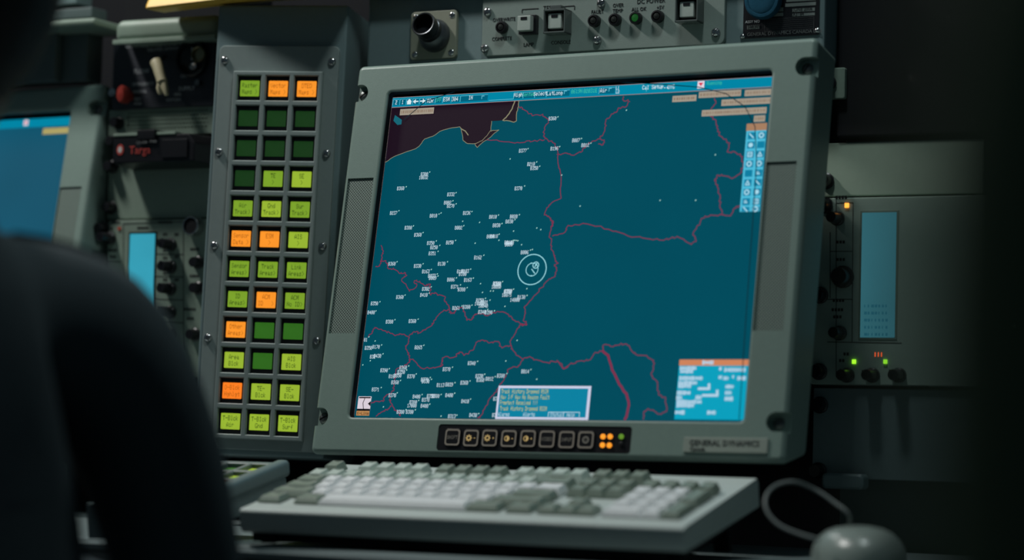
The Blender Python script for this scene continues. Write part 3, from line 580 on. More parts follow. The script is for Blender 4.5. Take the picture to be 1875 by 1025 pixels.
for k, c in (('g',(122,160,42)),('G',(150,180,50)),('o',(252,150,42)),('r',(255,128,34)),('d',(22,54,22)),('D',(46,100,28))):
    me = plate(MB(), -dw, dw, -dh, dh, -.0044, -.0038, .0008, .0002, 3).mesh('key_display'); me.materials.append(glow('lcd_'+k, c, 1.0, var=.10, scale=90)); DSM[k] = me
TXG = glow('lcd_text_green', (45,72,18)); TXO = glow('lcd_text_orange', (172,92,20))
for j, row in enumerate(KEYS):
    for i, k in enumerate(row):
        ko = inst('key', KBM, kpd, (KP*i, -KPY*j, 0))
        inst('key_display', DSM[k[2] if k else ('d' if j < 4 else 'D')], ko)
        if k:
            tm = MB(); dots_c(tm, k[0], 0, dh*.40, .00046, .00068, -.0037); dots_c(tm, k[1], 0, -dh*.42, .00046, .00068, -.0037)
            tm.build('key_text', TXO if k[2] in 'or' else TXG, ko, flat=True)
for px, py in ((412,110),(608,113),(401,278),(598,281),(393,449),(591,451),(381,618),(580,624),(373,787)):
    X, Y = kl(px, py, FZ); inst('screw', XSCREW, kpd, (X, Y, FZ), random.uniform(.3, 1.2))

# ================================================================== console wall: panels
def R(F, x0, y0, x1, y1, off=0.0):                               # rectangle measured by its mid lines
    xm, ym = (x0+x1)/2, (y0+y1)/2
    return on(F, x0, ym, off)[0], on(F, x1, ym, off)[0], on(F, xm, y1, off)[1], on(F, xm, y0, off)[1]
def panel(name, F, px, z0, z1, mat, label, cat, r=.003, b=.0012, group=None):
    x0, x1, y0, y1 = R(F, *px, off=z1); t = thing(name, F, label, cat, group)
    plate(MB(), x0, x1, y0, y1, z0, z1, r, b).build('plate', mat, t)
    return t, (x0, x1, y0, y1)
def scr(t, F, pts, z, me=None, sc=1.0):
    for p in pts:
        X, Y = on(F, p[0], p[1], z); o = inst('screw', me or XSCREW, t, (X, Y, z), random.uniform(0, 1.5)); o.scale = (sc, sc, sc)
cx0 = wl(672, 60)[0]; cx1 = wl(1511, 30)[0]; cy0 = wl(1000, 135)[1]; cy1 = wl(1000, -160)[1]
up_c = thing('upper_console', FW, 'grey painted console housing above and behind the large monitor', 'console')
MB().box(cx0, cx1, cy0, cy1, -.128, 0).build('housing', PANEL, up_c, bevel=.004)
# overhead shelf
sy = wl(760, 12)[1]
shf = thing('overhead_shelf', FW, 'dark shelf edge along the very top above the round air outlet', 'shelf')
MB().box(wl(690, 10)[0], cx1-.02, max(sy, wl(1105,-28,.005)[1]+.001), sy+.05, .001, .012).build('shelf_board', BLACKM, shf, bevel=.003)

# test panel
tp, (tx0, tx1, ty0, ty1) = panel('test_panel', FW, (883, -28, 1327, 92), .0005, .005, paint('test_panel_paint', (0.22,0.27,0.245), .45), 'grey test panel with indicator lamps, square switches and black lettering above the monitor', 'panel', .006)
def tpx(x, y): return on(FW, x, y, .005)
scr(tp, FW, [(893,22),(888,89),(1094,74),(1101,6),(1311,60)], .005, sc=1.1)
for k, p in enumerate([(921,51),(1090,39),(1128,37),(1166,34),(1206,31)]):
    X, Y = tpx(*p)
    il = MB().lathe(0, 0, [(.0062,0),(.0062,.004),(.0055,.006),(.0042,.0062),(.0040,.0045),(.0001,.0045)], 20).build('indicator_lamp', BLACK, tp, (X, Y, .005))
    MB().lathe(0, 0, [(.0038,.0044),(.003,.0058),(.0001,.0064)], 14).build('lens', glow('led_green', (60,190,80), .12) if k == 3 else paint('dark_lens', (.02,.022,.02), .25), il)
for k, p in enumerate([(971,47),(1027,43),(1268,22)]):
    X, Y = tpx(*p); s = .0095
    sw = thing_ = MB().box(-s, s, -s, s, 0, .007).build('push_switch', BLACK, tp, (X, Y, .005), bevel=.0008)
    MB().box(-s*.82, s*.72, -s*.74, s*.84, .006, .0135).build('switch_cap', paint('switch_cap', (.40,.45,.41), .45), sw, bevel=.001)
    MB().box(-s*.42, s*.30, s*.40, s*.68, .0132, .0139).build('cap_legend', BLACK, sw)
    if k:
        g = MB(); q = s*1.25
        for a in ((-q,-q*.86,-q,q),(q*.86,q,-q,q),(-q,q,-q,-q*.84),(-q,q,q*.84,q)): g.box(*a, .0, .0155)
        g.box(-q*.5, q*.5, q, q*1.35, .002, .013)
        g.build('guard', paint('smoked_guard', (.10,.115,.11), .12, spec=.8), sw, bevel=.0006)
for t, p, sz in (("OVERWRITE",(923,36),.0068),("COMPLETE",(919,71),.0068),("TEST",(1005,15),.0085),("LAMP",(968,82),.0070),("CONSOLE",(1027,78),.0070),("FAULT",(1094,22),.0068),("OVER",(1132,10),.0068),("TEMP",(1131,20),.0068),("ALL OK",(1170,17),.0068),("+5V",(1209,14),.0068),("DC POWER",(1192,2),.0085)):
    X, Y = tpx(*p); lettering('lettering', t, sz*.76, INK, tp, X, Y, .0052, sx=.88)
def seg(p0, p1, wd=.0008):
    a, b = tpx(*p0), tpx(*p1); x0, x1 = sorted((a[0], b[0])); y0, y1 = sorted((a[1], b[1]))
    if x1-x0 > y1-y0: y = (y0+y1)/2; MB().box(x0, x1, y-wd/2, y+wd/2, .005, .0053).build('bracket_line', INK, tp)
    else: x = (x0+x1)/2; MB().box(x-wd/2, x+wd/2, y0, y1, .005, .0053).build('bracket_line', INK, tp)
seg((956,18),(986,15)); seg((956,18),(956,24)); seg((1023,12),(1052,11)); seg((1052,11),(1052,18))

# data plate and blue cloth
dp = thing('data_plate', FW, 'black engraved data plate with pale fields, above the monitor top right corner', 'plate')
x0, x1, y0, y1 = R(FW, 1361, -30, 1500, 67, .0015)
plate(MB(), x0, x1, y0, y1, .0002, .0015, .002, .0004).build('plate', BLACK, dp)
def dpx(x, y): return on(FW, x, y, .0017)
FLD = paint('plate_field', (.16,.185,.175), .5)
for q in ((1451,15,1492,21),(1451,24,1492,29),(1368,46,1391,53),(1440,-6,1494,2),(1438,5,1494,11),(1400,24,1434,30),(1418,14,1434,21)):
    a = R(FW, *q, off=.0017); MB().box(a[0], a[1], a[2], a[3], .0013, .0018).build('field', FLD, dp)
for t, p, sz, m in (("JUNE 2006",(1470,17),.0042,INK),("A3184",(1462,26),.0042,INK),("508309",(1380,49),.0044,INK),("ASSY NO",(1378,40),.0036,WINK),("GENERAL DYNAMICS CANADA LTD.",(1437,60),.0046,paint('grey_ink',(.12,.13,.13),.7))):
    X, Y = dpx(*p); lettering('lettering', t, sz, m, dp, X, Y, .0019)
fr_ = MB(); a = R(FW, 1400, 33, 1490, 55, off=.0017)
ribbon(fr_, [(a[0],a[2]),(a[1],a[2]),(a[1],a[3]),(a[0],a[3]),(a[0],a[2])], .0004, .0017, n=1)
for i in range(1, 6): ribbon(fr_, [(a[0]+.002, a[2]+(a[3]-a[2])*i/6), (a[1]-.001, a[2]+(a[3]-a[2])*i/6)], .0003, .0017, n=1)
fr_.build('engraving', paint('faint_ink', (.05,.052,.055), .7), dp)
scr(dp, FW, [(1360,67),(1497,56)], .0008, SCREW, .55)
ct = thing('cloth_strap', FW, 'rounded blue cloth strap end hanging over the black data plate', 'strap')
x0, x1, y0, y1 = R(FW, 1362, -60, 1428, 34, .012)
cm_ = MB(); loops = []
def tongue(i, z):
    r = (x1-x0)/2 - i; cx = (x0+x1)/2; return [(cx + r*math.cos(a), y0 + i + r + r*math.sin(a), z) for a in [math.pi + math.pi*k/14 for k in range(15)]] + [(x1-i, y1, z), (x0+i, y1, z)]
cm_.loft([tongue(.001,.003), tongue(0,.005), tongue(0,.010), tongue(.0015,.0125), tongue(.004,.0128), tongue(.0045,.0122), tongue(.006,.0130), tongue(.012,.0140)])
cm_.build('cloth', paint('blue_cloth', (0.018,0.085,0.14), .95, grain=.45, scale=700, bump=.9, spec=.1), ct)

# swivelling air outlet
ao = thing('air_outlet', FW, 'swivelling dark metal air outlet on a square flange above the monitor left corner', 'air outlet')
x0, x1, y0, y1 = R(FW, 752, 20, 836, 108, .004); fcx, fcy = (x0+x1)/2, (y0+y1)/2
fl_ = plate(MB(), x0, x1, y0, y1, .0005, .0045, .004, .001).build('flange', paint('flange_paint', (.24,.25,.19), .5), ao)
for sx in (x0+.0055, x1-.0055):
    for sy_ in (y0+.0055, y1-.0055): o = inst('screw', XSCREW, ao, (sx, sy_, .0040)); o.scale = (.8,.8,.5)
sph = MB(); n = 24; rad = .0172
sph.lathe(fcx+.002, fcy-.001, [(rad*math.cos(a), .004 + rad*math.sin(a)) for a in [math.pi/2*i/10 for i in range(10)]] + [(.0001, .004+rad)], n); sph.build('ball', paint('outlet_metal', (.10,.11,.12), .33, .7), ao)
ax = Vector((.02, .28, .95)).normalized(); c0 = Vector((fcx+.002, fcy-.001, .004)); a1 = ax.cross(Vector((0,1,0))).normalized(); a2 = ax.cross(a1)
def ringv(d, r): return [tuple(c0 + ax*d + (a1*math.cos(2*math.pi*k/24) + a2*math.sin(2*math.pi*k/24))*r) for k in range(24)]
MB().loft([ringv(.010,.0128), ringv(.017,.0128), ringv(.0175,.0120), ringv(.020,.0120), ringv(.0205,.0126), ringv(.028,.0126), ringv(.0285,.0120), ringv(.0283,.0110), ringv(.019,.0108)]).build('nozzle', paint('outlet_dark', (.05,.055,.06), .3, .8), ao)
MB().loft([ringv(.0185,.0109), ringv(.0195,.0106)]).build('throat', BLACKM, ao)

# yellow padded bar
yb = thing('yellow_bar', FW, 'yellow padded bar running across the top above the keypad and the oxygen panel', 'bar')
ya = on(FW, 292, 17, .05); yc = on(FW, 640, 9, .05)
q = MB(); q.loft([[(x, ya[1]-.004+d, .050), (x, ya[1]-.006+d, .082), (x, ya[1]+.045, .052), (x, ya[1]+.045, .002), (x, ya[1]+.01, .002)] for x, d in ((ya[0], 0), (yc[0], .010))])
q.build('padding', paint('yellow_vinyl', (.85,.50,.07), .5, grain=.2), yb, bevel=.006, seg=3)
MB().box(ya[0]-.002, ya[0]+.13, ya[1]+.046, ya[1]+.056, .002, .054).build('grey_edge', paint('grey_edge', (.33,.32,.27), .5), yb, bevel=.0008)

# ------------------------------------------------------------------ left rack
def knob_mesh(r, h, mat, ptr=True):
    mb = MB(); mb.lathe(0, 0, [(r*1.12,0),(r*1.12,h*.18),(r*.92,h*.25),(r*.86,h*.92),(r*.78,h),(.0001,h)], 18)
    if ptr: mb.box(-r*.1, r*.1, r*.15, r*.86, h*.96, h*1.06)
    me = mb.mesh('knob'); me.materials.append(mat); return me
KN = knob_mesh(.0062, .020, BLACK); KNB = knob_mesh(.0095, .014, BLACK); THUMB = knob_mesh(.0062, .012, BLACK, False)
rf = thing('rack_frame', FW, 'dark equipment rack frame behind the panels on the left', 'rack')
x0, x1, y0, y1 = R(FW, 215, -120, 395, 900, -.03)
MB().box(x0, x1, y0, y1, -.128, -.03).build('cabinet', BLACKM, rf)
# oxygen regulator
ox, (ox0, ox1, oy0, oy1) = panel('oxygen_regulator', FW, (206, 72, 392, 197), -.029, 0, paint('regulator_black', (.026,.030,.040), .55), 'black oxygen regulator panel with cream lever, red knob and round gauge at upper left', 'regulator', .003)
for t, p, sz in (("OXYGEN REGULATOR",(292,80),.0088),("DILUTER DEMAND",(300,90),.0050),("FLOW",(259,131),.0072),("EMERGENCY",(262,154),.0048),("NORMAL",(256,168),.0045),("SUPPLY",(342,162),.0064),("ON",(336,140),.0048),("100%",(325,173),.0045),("OXYGEN",(318,183),.0045),("TEST",(252,182),.0045),("MASK",(253,190),.0040)):
    X, Y = on(FW, p[0], p[1], 0); lettering('lettering', t, sz, WINK, ox, X, Y, .0002)
x0, x1, y0, y1 = R(FW, 209, 30, 395, 73, .03)
hd = MB().box(x0-.002, x1, y0, y1, -.028, .028).build('hood', GREYP, ox, bevel=.009, seg=5)
MB().box(x0-.001, x1, y0-.002, y0+.003, .026, .031).build('hood_lip', GREYP, ox, bevel=.0008)
X, Y = on(FW, 231, 174, .010); rk = MB().lathe(0, 0, [(.0035,0),(.0035,.006),(.0068,.008),(.0072,.018),(.006,.021),(.0001,.022)], 18).build('red_knob', paint('red_plastic', (.30,.035,.025), .3), ox, (X, Y, 0)); rk.scale = (.75, 1.35, 1)
X, Y = on(FW, 213, 171, .0); MB().lathe(0, 0, [(.0045,0),(.0045,.008),(.0001,.0095)], 14).build('silver_stud', STEEL, ox, (X, Y, 0))
lv = MB(); P = lambda x, y, z: (*on(FW, x, y, z), z)
lv.tube([P(300,104,.004), P(288,112,.026)], .0032, 10); lv.build('lever_stem', DSTEEL, ox)
lv = MB(); lv.tube([P(285,113,.028), P(289,122,.030), P(294,140,.032), P(297,150,.033)], [.0062,.0060,.0055,.0055], 12); lv.tube([P(295,150,.033), P(292,162,.034), P(293,172,.034)], [.0038,.0036,.002], 8); lv.tube([P(299,150,.033), P(302,162,.034), P(305,174,.034)], [.0038,.0036,.002], 8)
lv.build('cream_lever', paint('cream_plastic', (.46,.42,.27), .45), ox)
X, Y = on(FW, 355, 108, 0)
gg = MB().lathe(0, 0, [(.020,0),(.020,.006),(.0188,.0075),(.0172,.007),(.0170,.003),(.0001,.003)], 28).build('gauge', BLACK, ox, (X, Y, 0))
MB().lathe(0, 0, [(.0172,.0035),(.0001,.0035)], 24).build('gauge_glass', paint('gauge_glass', (.012,.013,.014), .08, spec=.8), gg)
MB().box(-.0006, .0006, -.002, .012, .0036, .0042).build('gauge_needle', WINK, gg)
X, Y = on(FW, 366, 100, .006); MB().lathe(0, 0, [(.0085,0),(.0085,.004),(.0075,.0045),(.0070,.004),(.0068,.001),(.0001,.001)], 24).build('gauge_ring', paint('brass_ring', (.25,.22,.13), .3, .9), ox, (X, Y, .006))
X, Y = on(FW, 361, 123, .004); o = MB().lathe(0, 0, [(.004,0),(.004,.012),(.0001,.014)], 14).build('supply_toggle', STEEL, ox, (X, Y, 0)); 
X, Y = on(FW, 364, 152, .004); MB().lathe(0, 0, [(.003,0),(.003,.008),(.0001,.009)], 12).build('stud', DSTEEL, ox, (X, Y, 0))
# perforated panel
gp = thing('perforated_panel', FW, 'perforated grey panel with rows of round holes under the oxygen regulator', 'panel')
x0, x1, y0, y1 = R(FW, 200, 198, 392, 247, -.004)
hx0, hy1 = on(FW, 233, 204, -.004); hy0 = on(FW, 300, 238, -.004)[1]; rows = 5; ph_ = (hy1-hy0)/rows; pw_ = ph_*1.0; ncol = int((x1-hx0)/pw_)-1
g = MB()
for r in range(rows):
    for c in range(ncol):
        cx, cy = hx0 + (c+.5+(.5 if r % 2 else 0))*pw_, hy1 - (r+.5)*ph_; a, b = pw_/2, ph_/2
        o8 = [(cx+a,cy),(cx+a,cy+b),(cx,cy+b),(cx-a,cy+b),(cx-a,cy),(cx-a,cy-b),(cx,cy-b),(cx+a,cy-b)]
        i8 = [(cx+.31*pw_*math.cos(k*.7854), cy+.31*ph_*math.sin(k*.7854)) for k in range(8)]
        g.loft([z3(o8,-.004), z3(i8,-.004), z3(i8,-.010)], False, False)
g.build('perforations', GREYP, gp)['kind'] = 'stuff'
g = MB(); g.box(x0, hx0+.0001, y0, y1, -.012, -.004); g.box(hx0+ncol*pw_, x1, y0, y1, -.012, -.0041); g.box(hx0, x1, y0, hy0, -.012, -.004); g.box(hx0, x1, hy1, y1, -.012, -.004)
g.build('plate', GREYP, gp)
MB().box(hx0, x1, hy0, hy1, -.028, -.0101).build('backing', BLACKM, gp)
# black case with red lettering
tc = thing('equipment_case', FW, 'long black case with red lettering under the perforated panel', 'case')
x0, x1, y0, y1 = R(FW, 206, 246, 350, 297, .03)
MB().loft([z3([(x0,y0-.006),(x1+.028,y0-.006),(x1+.028,y1-.016),(x1+.012,y1),(x0,y1)], -.028), z3([(x0,y0),(x1+.004,y0),(x1+.004,y1-.010),(x1-.004,y1),(x0,y1)], .03)]).build('body', BLACK, tc, bevel=.002)
MB().box(x0+.001, x0+(x1-x0)*.80, y1-.0008, y1+.0022, .012, .031).build('top_rail', GREYP, tc, bevel=.0006)
MB().box(x0+(x1-x0)*.33, x0+(x1-x0)*.56, y1-.006, y1+.005, .01, .034).build('latch', BLACK, tc, bevel=.0015)
MB().box(x0+(x1-x0)*.64, x1-.004, y0+.004, y1-.006, .03, .032).build('side_cover', BLACK, tc, bevel=.0008)
RED = paint('red_print', (.42,.05,.04), .5)
X, Y = on(FW, 256, 275, .0305); lettering('lettering', 'Targa', .0120, RED, tc, X, Y, .0305)
X, Y = on(FW, 220, 274, .0305); bd = MB().lathe(0, 0, [(.0052,0),(.0052,.0005),(.0001,.0005)], 20).build('badge', RED, tc, (X, Y, .0302)); bd.scale = (.85, 1.1, 1)
MB().lathe(0, 0, [(.0030,.0005),(.0030,.0008),(.0001,.0008)], 16).build('badge_mark', paint('white_print', (.5,.5,.48), .5), bd)
for t, p in (("CD-RW",(264,262)),("PWR",(285,260))): X, Y = on(FW, p[0], p[1], .0302); lettering('lettering', t, .0042, paint('grey_ink', (.12,.13,.13), .7), tc, X, Y, .0345 if t == "CD-RW" else .0345)
# blank panel
bp, _ = panel('blank_panel', FW, (197, 302, 395, 400), -.029, -.006, GREYP, 'blank grey panel between the black case and the radio panel', 'panel', .002)
# radio panel
rp, (rx0, rx1, ry0, ry1) = panel('radio_panel', FW, (193, 402, 395, 690), -.029, 0, GREYP, 'grey radio control panel with glowing blue display and black knobs at left', 'radio panel', .003)
x0, x1, y0, y1 = R(FW, 236, 428, 282, 600, 0)
lcd = MB().box(x0-.002, x1+.002, y0-.002, y1+.002, -.004, .0006).build('display_frame', BLACK, rp, bevel=.0004)
MB().quad(x0, x1, y0, y1, .0008).build('display_glow', glow('lcd_blue', (50,152,175), 1.0, var=.3, scale=12), lcd, flat=True)
for p in ((302,446),(302,487),(301,527),(301,570),(300,612)): X, Y = on(FW, p[0]+12, p[1]+2, 0); inst('knob', KN, rp, (X, Y, 0), random.uniform(-1, 1))
for p in ((358,480),(358,527),(352,612)): X, Y = on(FW, *p, .006); inst('knob', THUMB, rp, (X, Y, 0))
X, Y = on(FW, 356, 414, .004); jk = MB().lathe(0, 0, [(.0105,0),(.0105,.010),(.0095,.012),(.0085,.012),(.0082,.004),(.0001,.004)], 24).build('round_socket', STEEL, rp, (X, Y, 0)); MB().lathe(0, 0, [(.0083,.0045),(.0083,.0105),(.0001,.0108)], 20).build('socket_plug', BLACKM, jk)
X, Y = on(FW, 203, 436, .0); inst('knob', KN, rp, (X, Y, 0), .4); X, Y = on(FW, 190, 418, 0); inst('knob', THUMB, rp, (X, Y, 0))
lm = MB()
def pl(F, p0, p1, z=.0002, wd=.0009): 
    a, b = on(F, p0[0], p0[1], z), on(F, p1[0], p1[1], z); ribbon(lm, [a, b], wd, z, n=1)
for y in (465, 506, 548, 590): pl(FW, (284,y), (336,y+1))
for a_, b_ in (((226,410),(226,640)),((226,410),(335,406)),((195,408),(195,480)),((195,480),(222,479)),((336,408),(336,640))): pl(FW, a_, b_)
for (x, y), n in (((212,407),4),((205,418),1),((262,417),5),((303,407),6),((303,429),2),((324,429),2),((303,458),2),((303,472),2),((324,470),2),((303,500),2),((303,512),2),((324,512),2),((357,456),4),((356,505),4),((348,566),5),((349,583),3),((207,458),4),((207,470),3)):
    X, Y = on(FW, x, y, .0002)
    for i in range(n): lm.quad(X+(i-n/2)*.0030, X+(i-n/2)*.0030+.0022, Y-.0014, Y+.0014, .0003)
lm.build('panel_marking', INK, rp, flat=True)
X, Y = on(FW, 219, 418, 0); MB().box(-.0016, .0016, -.0016, .0016, 0, .0012).build('red_indicator', glow('red_dim', (110,40,25)), rp, (X, Y, 0))
# fasteners along the rack edge
for k, (p, lab) in enumerate((((206,224),'beside the perforated panel'), ((199,258),'beside the black case'), ((195,304),'just below the black case'), ((191,379),'above the radio panel'))):
    X, Y = on(FW, p[0]+4, p[1], .004); F = FW.copy(); F.translation = FW @ Vector((X, Y, -.0045 if k != 3 else -.006))
    t = thing('thumb_screw', F, 'black knurled thumb screw at the rack edge ' + lab, 'screw', 'rack thumb screws'); inst('knob', THUMB, t)
# equipment above the second display
ev = thing('equipment_shelf', FW, 'dark equipment unit with a bright ledge above the far left monitor', 'equipment')
x0, x1, y0, y1 = R(FW, 95, 46, 160, 150, .0)
MB().box(x0-.15, x1, y0, y1, -.029, 0).build('body', PANEL_D, ev, bevel=.003)
MB().box(x0-.15, x0+(x1-x0)*.30, y0, y1, 0, .012).build('side_column', PANEL_D, ev, bevel=.003)
a = on(FW, 178, 40, .04); MB().box(x0-.15, a[0], a[1]-.004, a[1]+.004, -.029, .045).build('ledge', GREYP, ev, bevel=.003)
a = on(FW, 168, 22, .0); MB().box(x0-.15, a[0], a[1]-.006, a[1]+.006, -.029, .0).build('upper_rail', PANEL_D, ev, bevel=.002)
a = on(FW, 140, 0, .0); MB().box(x0-.15, a[0], a[1]-.004, a[1]+.01, -.029, .0).build('upper_rail', PANEL, ev, bevel=.002)

# ------------------------------------------------------------------ right rack
FR = FW.copy(); FR.translation = FW.translation - WN*.03
ra = thing('rack_frame', FR, 'dark equipment rack frame at the right edge beyond the monitor', 'rack')
x0, x1, y0, y1 = R(FR, 1528, -100, 1900, 1000, -.03)
x0 = max(x0, cx1+.002)
MB().box(x0, x1+.2, y0-.02, y1, -.09, -.03).build('cabinet', PANEL_D, ra)
MB().box(x0, x1+.2, on(FR,1600,250,-.0)[1], y1, -.03, .0).build('upper_unit', BLACKM, ra, bevel=.003)
bk, _ = panel('grey_bracket', FR, (1508, 124, 1547, 181), .0005, .006, GREYP, 'small pale bracket plate beside the monitor upper right corner', 'bracket', .002)
X, Y = on(FR, 1519, 152, .006); inst('knob', THUMB, bk, (X, Y, .006))
rb, _ = panel('blank_panel', FR, (1490, 258, 1800, 357), -.029, -.004, paint('olive_panel', (.36,.46,.36), .5), 'blank olive grey panel right of the monitor', 'panel', .002)
rr_, _ = panel('radio_panel', FR, (1486, 360, 1800, 706), -.029, 0, paint('pale_radio_paint', (.34,.44,.37), .5), 'grey radio control panel with narrow display and small lights right of the monitor', 'radio panel', .003)
x0, x1, y0, y1 = R(FR, 1577, 389, 1640, 618, 0)
lcd = MB().box(x0-.002, x1+.002, y0-.002, y1+.002, -.004, .0006).build('display_frame', GREYP, rr_, bevel=.0004)
MB().quad(x0, x1, y0, y1, .0008).build('display_glow', glow('lcd_blue_right', (50,105,116), 1.0, var=.25, scale=9), lcd, flat=True)
for p in ((1528,398),(1538,505),(1532,608),(1546,685),(1592,685),(1640,685)): X, Y = on(FR, p[0]+6, p[1]+2, 0); inst('knob', KNB if p[1] == 505 else KN, rr_, (X, Y, 0), random.uniform(-1,1))
for c, p, s in (((255,160,60),(1551,376),.0020),((140,220,40),(1564,662),.0018),((120,190,40),(1621,662),.0018)):
    X, Y = on(FR, *p, 0); MB().box(-s, s, -s*1.1, s*1.1, 0, .0015).build('indicator_light', glow('ind_%d' % c[0], c, 2.0), rr_, (X, Y, 0), bevel=.0003)
X, Y = on(FR, 1609, 649, 0); dmm = MB()
for i in range(3): dmm.quad(X-.004+i*.003, X-.004+i*.003+.0010, Y-.002, Y+.002, .0004)
dmm.build('red_digits', glow('red_digit', (225,90,45), 1.2), rr_, flat=True)
lm = MB()
for a_, b_ in (((1531,365),(1531,690)),((1562,372),(1560,625)),((1531,372),(1562,371)),((1520,425),(1520,545)),((1520,460),(1560,460)),((1515,548),(1560,548)),((1515,626),(1650,628)),((1500,706),(1700,707))): pl(FR, a_, b_, wd=.0007)
for (x, y), n in (((1541,361),4),((1540,443),3),((1540,475),3),((1536,550),4),((1534,567),4),((1534,580),3),((1550,648),2),((1542,660),2)):
    X, Y = on(FR, x, y, .0002)
    for i in range(n): lm.quad(X+(i-n/2)*.0030, X+(i-n/2)*.0030+.0022, Y-.0014, Y+.0014, .0003)
lm.build('panel_marking', INK, rr_, flat=True)
tx_ = MB()
for i in range(5):
    X, Y = on(FR, 1582, 560+i*13, .001)
    for k in range(7): tx_.quad(X+k*.0034, X+k*.0034+random.uniform(.001,.003), Y-.0013, Y+.0013, .0009)
tx_.build('display_print', glow('lcd_print', (30,85,100)), lcd, flat=True)
rl, _ = panel('blank_panel', FR, (1488, 712, 1800, 880), -.029, -.004, PANEL, 'dim lower panel under the right radio panel', 'panel', .002)
td = thing('drawer_handle', FR, 'small grey pull handle at the bottom of the right rack', 'handle')
x0, x1, y0, y1 = R(FR, 1506, 867, 1581, 895, .015)
MB().loft([z3(rr(x0,x1,y0,y1,.004),.0005), z3(rr(x0,x1,y0,y1,.004),.016), z3(rr(x0+.002,x1-.002,y0+.002,y1-.002,.003),.018)]).build('pull', PANEL, td)
for k, (p, lab) in enumerate((((1508,330),'beside the olive panel'), ((1508,375),'at the top of the right radio panel'), ((1500,540),'halfway down the right radio panel'), ((1498,680),'at the foot of the right radio panel'), ((1497,741),'on the lower right panel'), ((1494,862),'beside the grey pull handle'), ((1512,95),'above the pale bracket'))):
    X, Y = on(FR, p[0], p[1], .004); F = FW.copy(); F.translation = FR @ Vector((X, Y, .0005 if k in (1,2,3,6) else -.0035))
    t = thing('thumb_screw', F, 'dark thumb screw ' + lab, 'screw', 'rack thumb screws'); o = inst('knob', THUMB, t); o.scale = (1.15, 1.15, 1)

# ================================================================== desk and console base
_e = cw((-0.234, 0.2255, 2.06)); FD = mk_frame(Vector((_e.x, _e.y, DESK_Z)), WU, -WN, ZZ)     # x along the edge, y to the back, z up
desk = thing('desk', FD, 'dark grey console desk with a rounded front edge under the keyboard', 'desk')
prof = [(0.03,-.016),(0.006,-.013),(.001,-.010),(0,-.006),(.002,-.0018),(.007,0),(.42,0),(.42,-.028),(.04,-.028)]
MB().loft([[(x, y, z) for y, z in prof] for x in (-.9, 1.3)]).build('desktop', paint('desk_laminate', (.20,.25,.25), .4), desk)
MB().box(-.9, 1.3, .22, .40, -DESK_Z, -.028).build('front_panel', BLACKM, desk)
def dk(x, y, z): return on(FD, x, y, z)
cb_ = thing('console_plinth', FD, 'dark console plinth between desk and keypad, behind the keyboard', 'console')
MB().box(-.55, dk(596, 846, .055)[0], .30, .40, .0005, .055).build('plinth', PANEL_D, cb_, bevel=.004)

# ================================================================== keyboard
KY, KS = math.radians(-23.46), math.radians(11.2)
ku = Vector((math.cos(KY), math.sin(KY), 0)); kback = Vector((-math.sin(KY), math.cos(KY), 0)); kbv = kback*math.cos(KS) + ZZ*math.sin(KS); kn = ku.cross(kbv)
FB = mk_frame(Vector((-.22765, 2.06765, CAM.z-.07463)), ku, kbv, kn)
KL, KD = .4008, .1952
kbo = thing('keyboard', FB, 'pale grey full-size computer keyboard with two-tone keys in front of the large monitor', 'keyboard')
pr = [(0.003,-.021),(0,-.016),(0,-.0035),(.0012,-.0008),(.004,0),(KD-.004,0),(KD,-.004),(KD,-.026)]
km = MB(); km.loft([[(x, y, z) for y, z in pr] for x in (0, KL)])
km.build('case', KBASE, kbo, bevel=.0012)
MB().box(.006, KL-.006, .010, KD-.006, -.030, -.0205).build('underside', BLACKM, kbo)
for x, y, h in ((.016,.006,.0105),(KL-.03,.006,.0105),(.02,KD-.025,.044),(KL-.035,KD-.025,.044)):
    MB().box(x, x+.014, y, y+.010, -.021-h*.92, -.020).build('foot', BLACKM, kbo, bevel=.001)
UN = .0170; RY = .0216
def keycap(wu_, du=1.0, hgt=.0092, lean=.0012):
    w_, d_ = wu_*UN-.0008, du*RY-.0010; mb = MB()
    def lp(ix, f, b, z, dip=0.0):
        n = 5; xs_ = [-w_/2+ix + (w_-2*ix)*i/n for i in range(n+1)]
        fr = [(x, -d_/2+f, z - dip*(1-(2*i/n-1)**2)) for i, x in enumerate(xs_)]; bk = [(x, d_/2-b, z - dip*(1-(2*i/n-1)**2)) for i, x in enumerate(xs_)]
        return fr + bk[::-1]
    mb.loft([lp(0,0,0,.0008), lp(.0003,.0004,.0002,.0022), lp(.0022,.0036,.0012,hgt*.88), lp(.0028,.0042,.0016,hgt), lp(.0034,.0050,.0022,hgt-.0002,.0009 if wu_ < 3 else 0)], cap0=False)
    return mb.mesh('key_cap')
CAPS = {}
def key(x, row, wu_, light, du=1.0, y0=None):
    h = (.0058, .0066, .0070, .0076, .0084, .0090)[row]
    k = (wu_, du, light, row)
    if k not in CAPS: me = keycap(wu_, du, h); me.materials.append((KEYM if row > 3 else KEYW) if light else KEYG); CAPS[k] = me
    yy = .0235 + (row + .5 + (.5 if row == 5 else 0))*RY + (du-1)*RY/2
    o = inst('key_cap', CAPS[k], kbo, (.0045 + (x + wu_/2)*UN, yy, 0)); o.rotation_euler.x = (0.0, 0.0, .02, .05, .09, .10)[row]
def run(row, x, ws):
    for w_, l in ws:
        if l is not None: key(x, row, w_, l)
        x += w_
L_, G_, N_ = True, False, None
run(0, 0, [(1.3,G_),(.75,N_),(1.4,G_),(8.1,L_),(1.75,G_),(.35,N_),(1.35,G_),(.3,N_),(1,G_),(1,G_),(1,G_),(.3,N_),(2,L_),(1,L_)])
run(1, 0, [(2.25,G_)] + [(1,L_)]*10 + [(2.75,G_),(.3,N_),(1,N_),(1,G_),(1,N_),(.3,N_)] + [(1,L_)]*3)
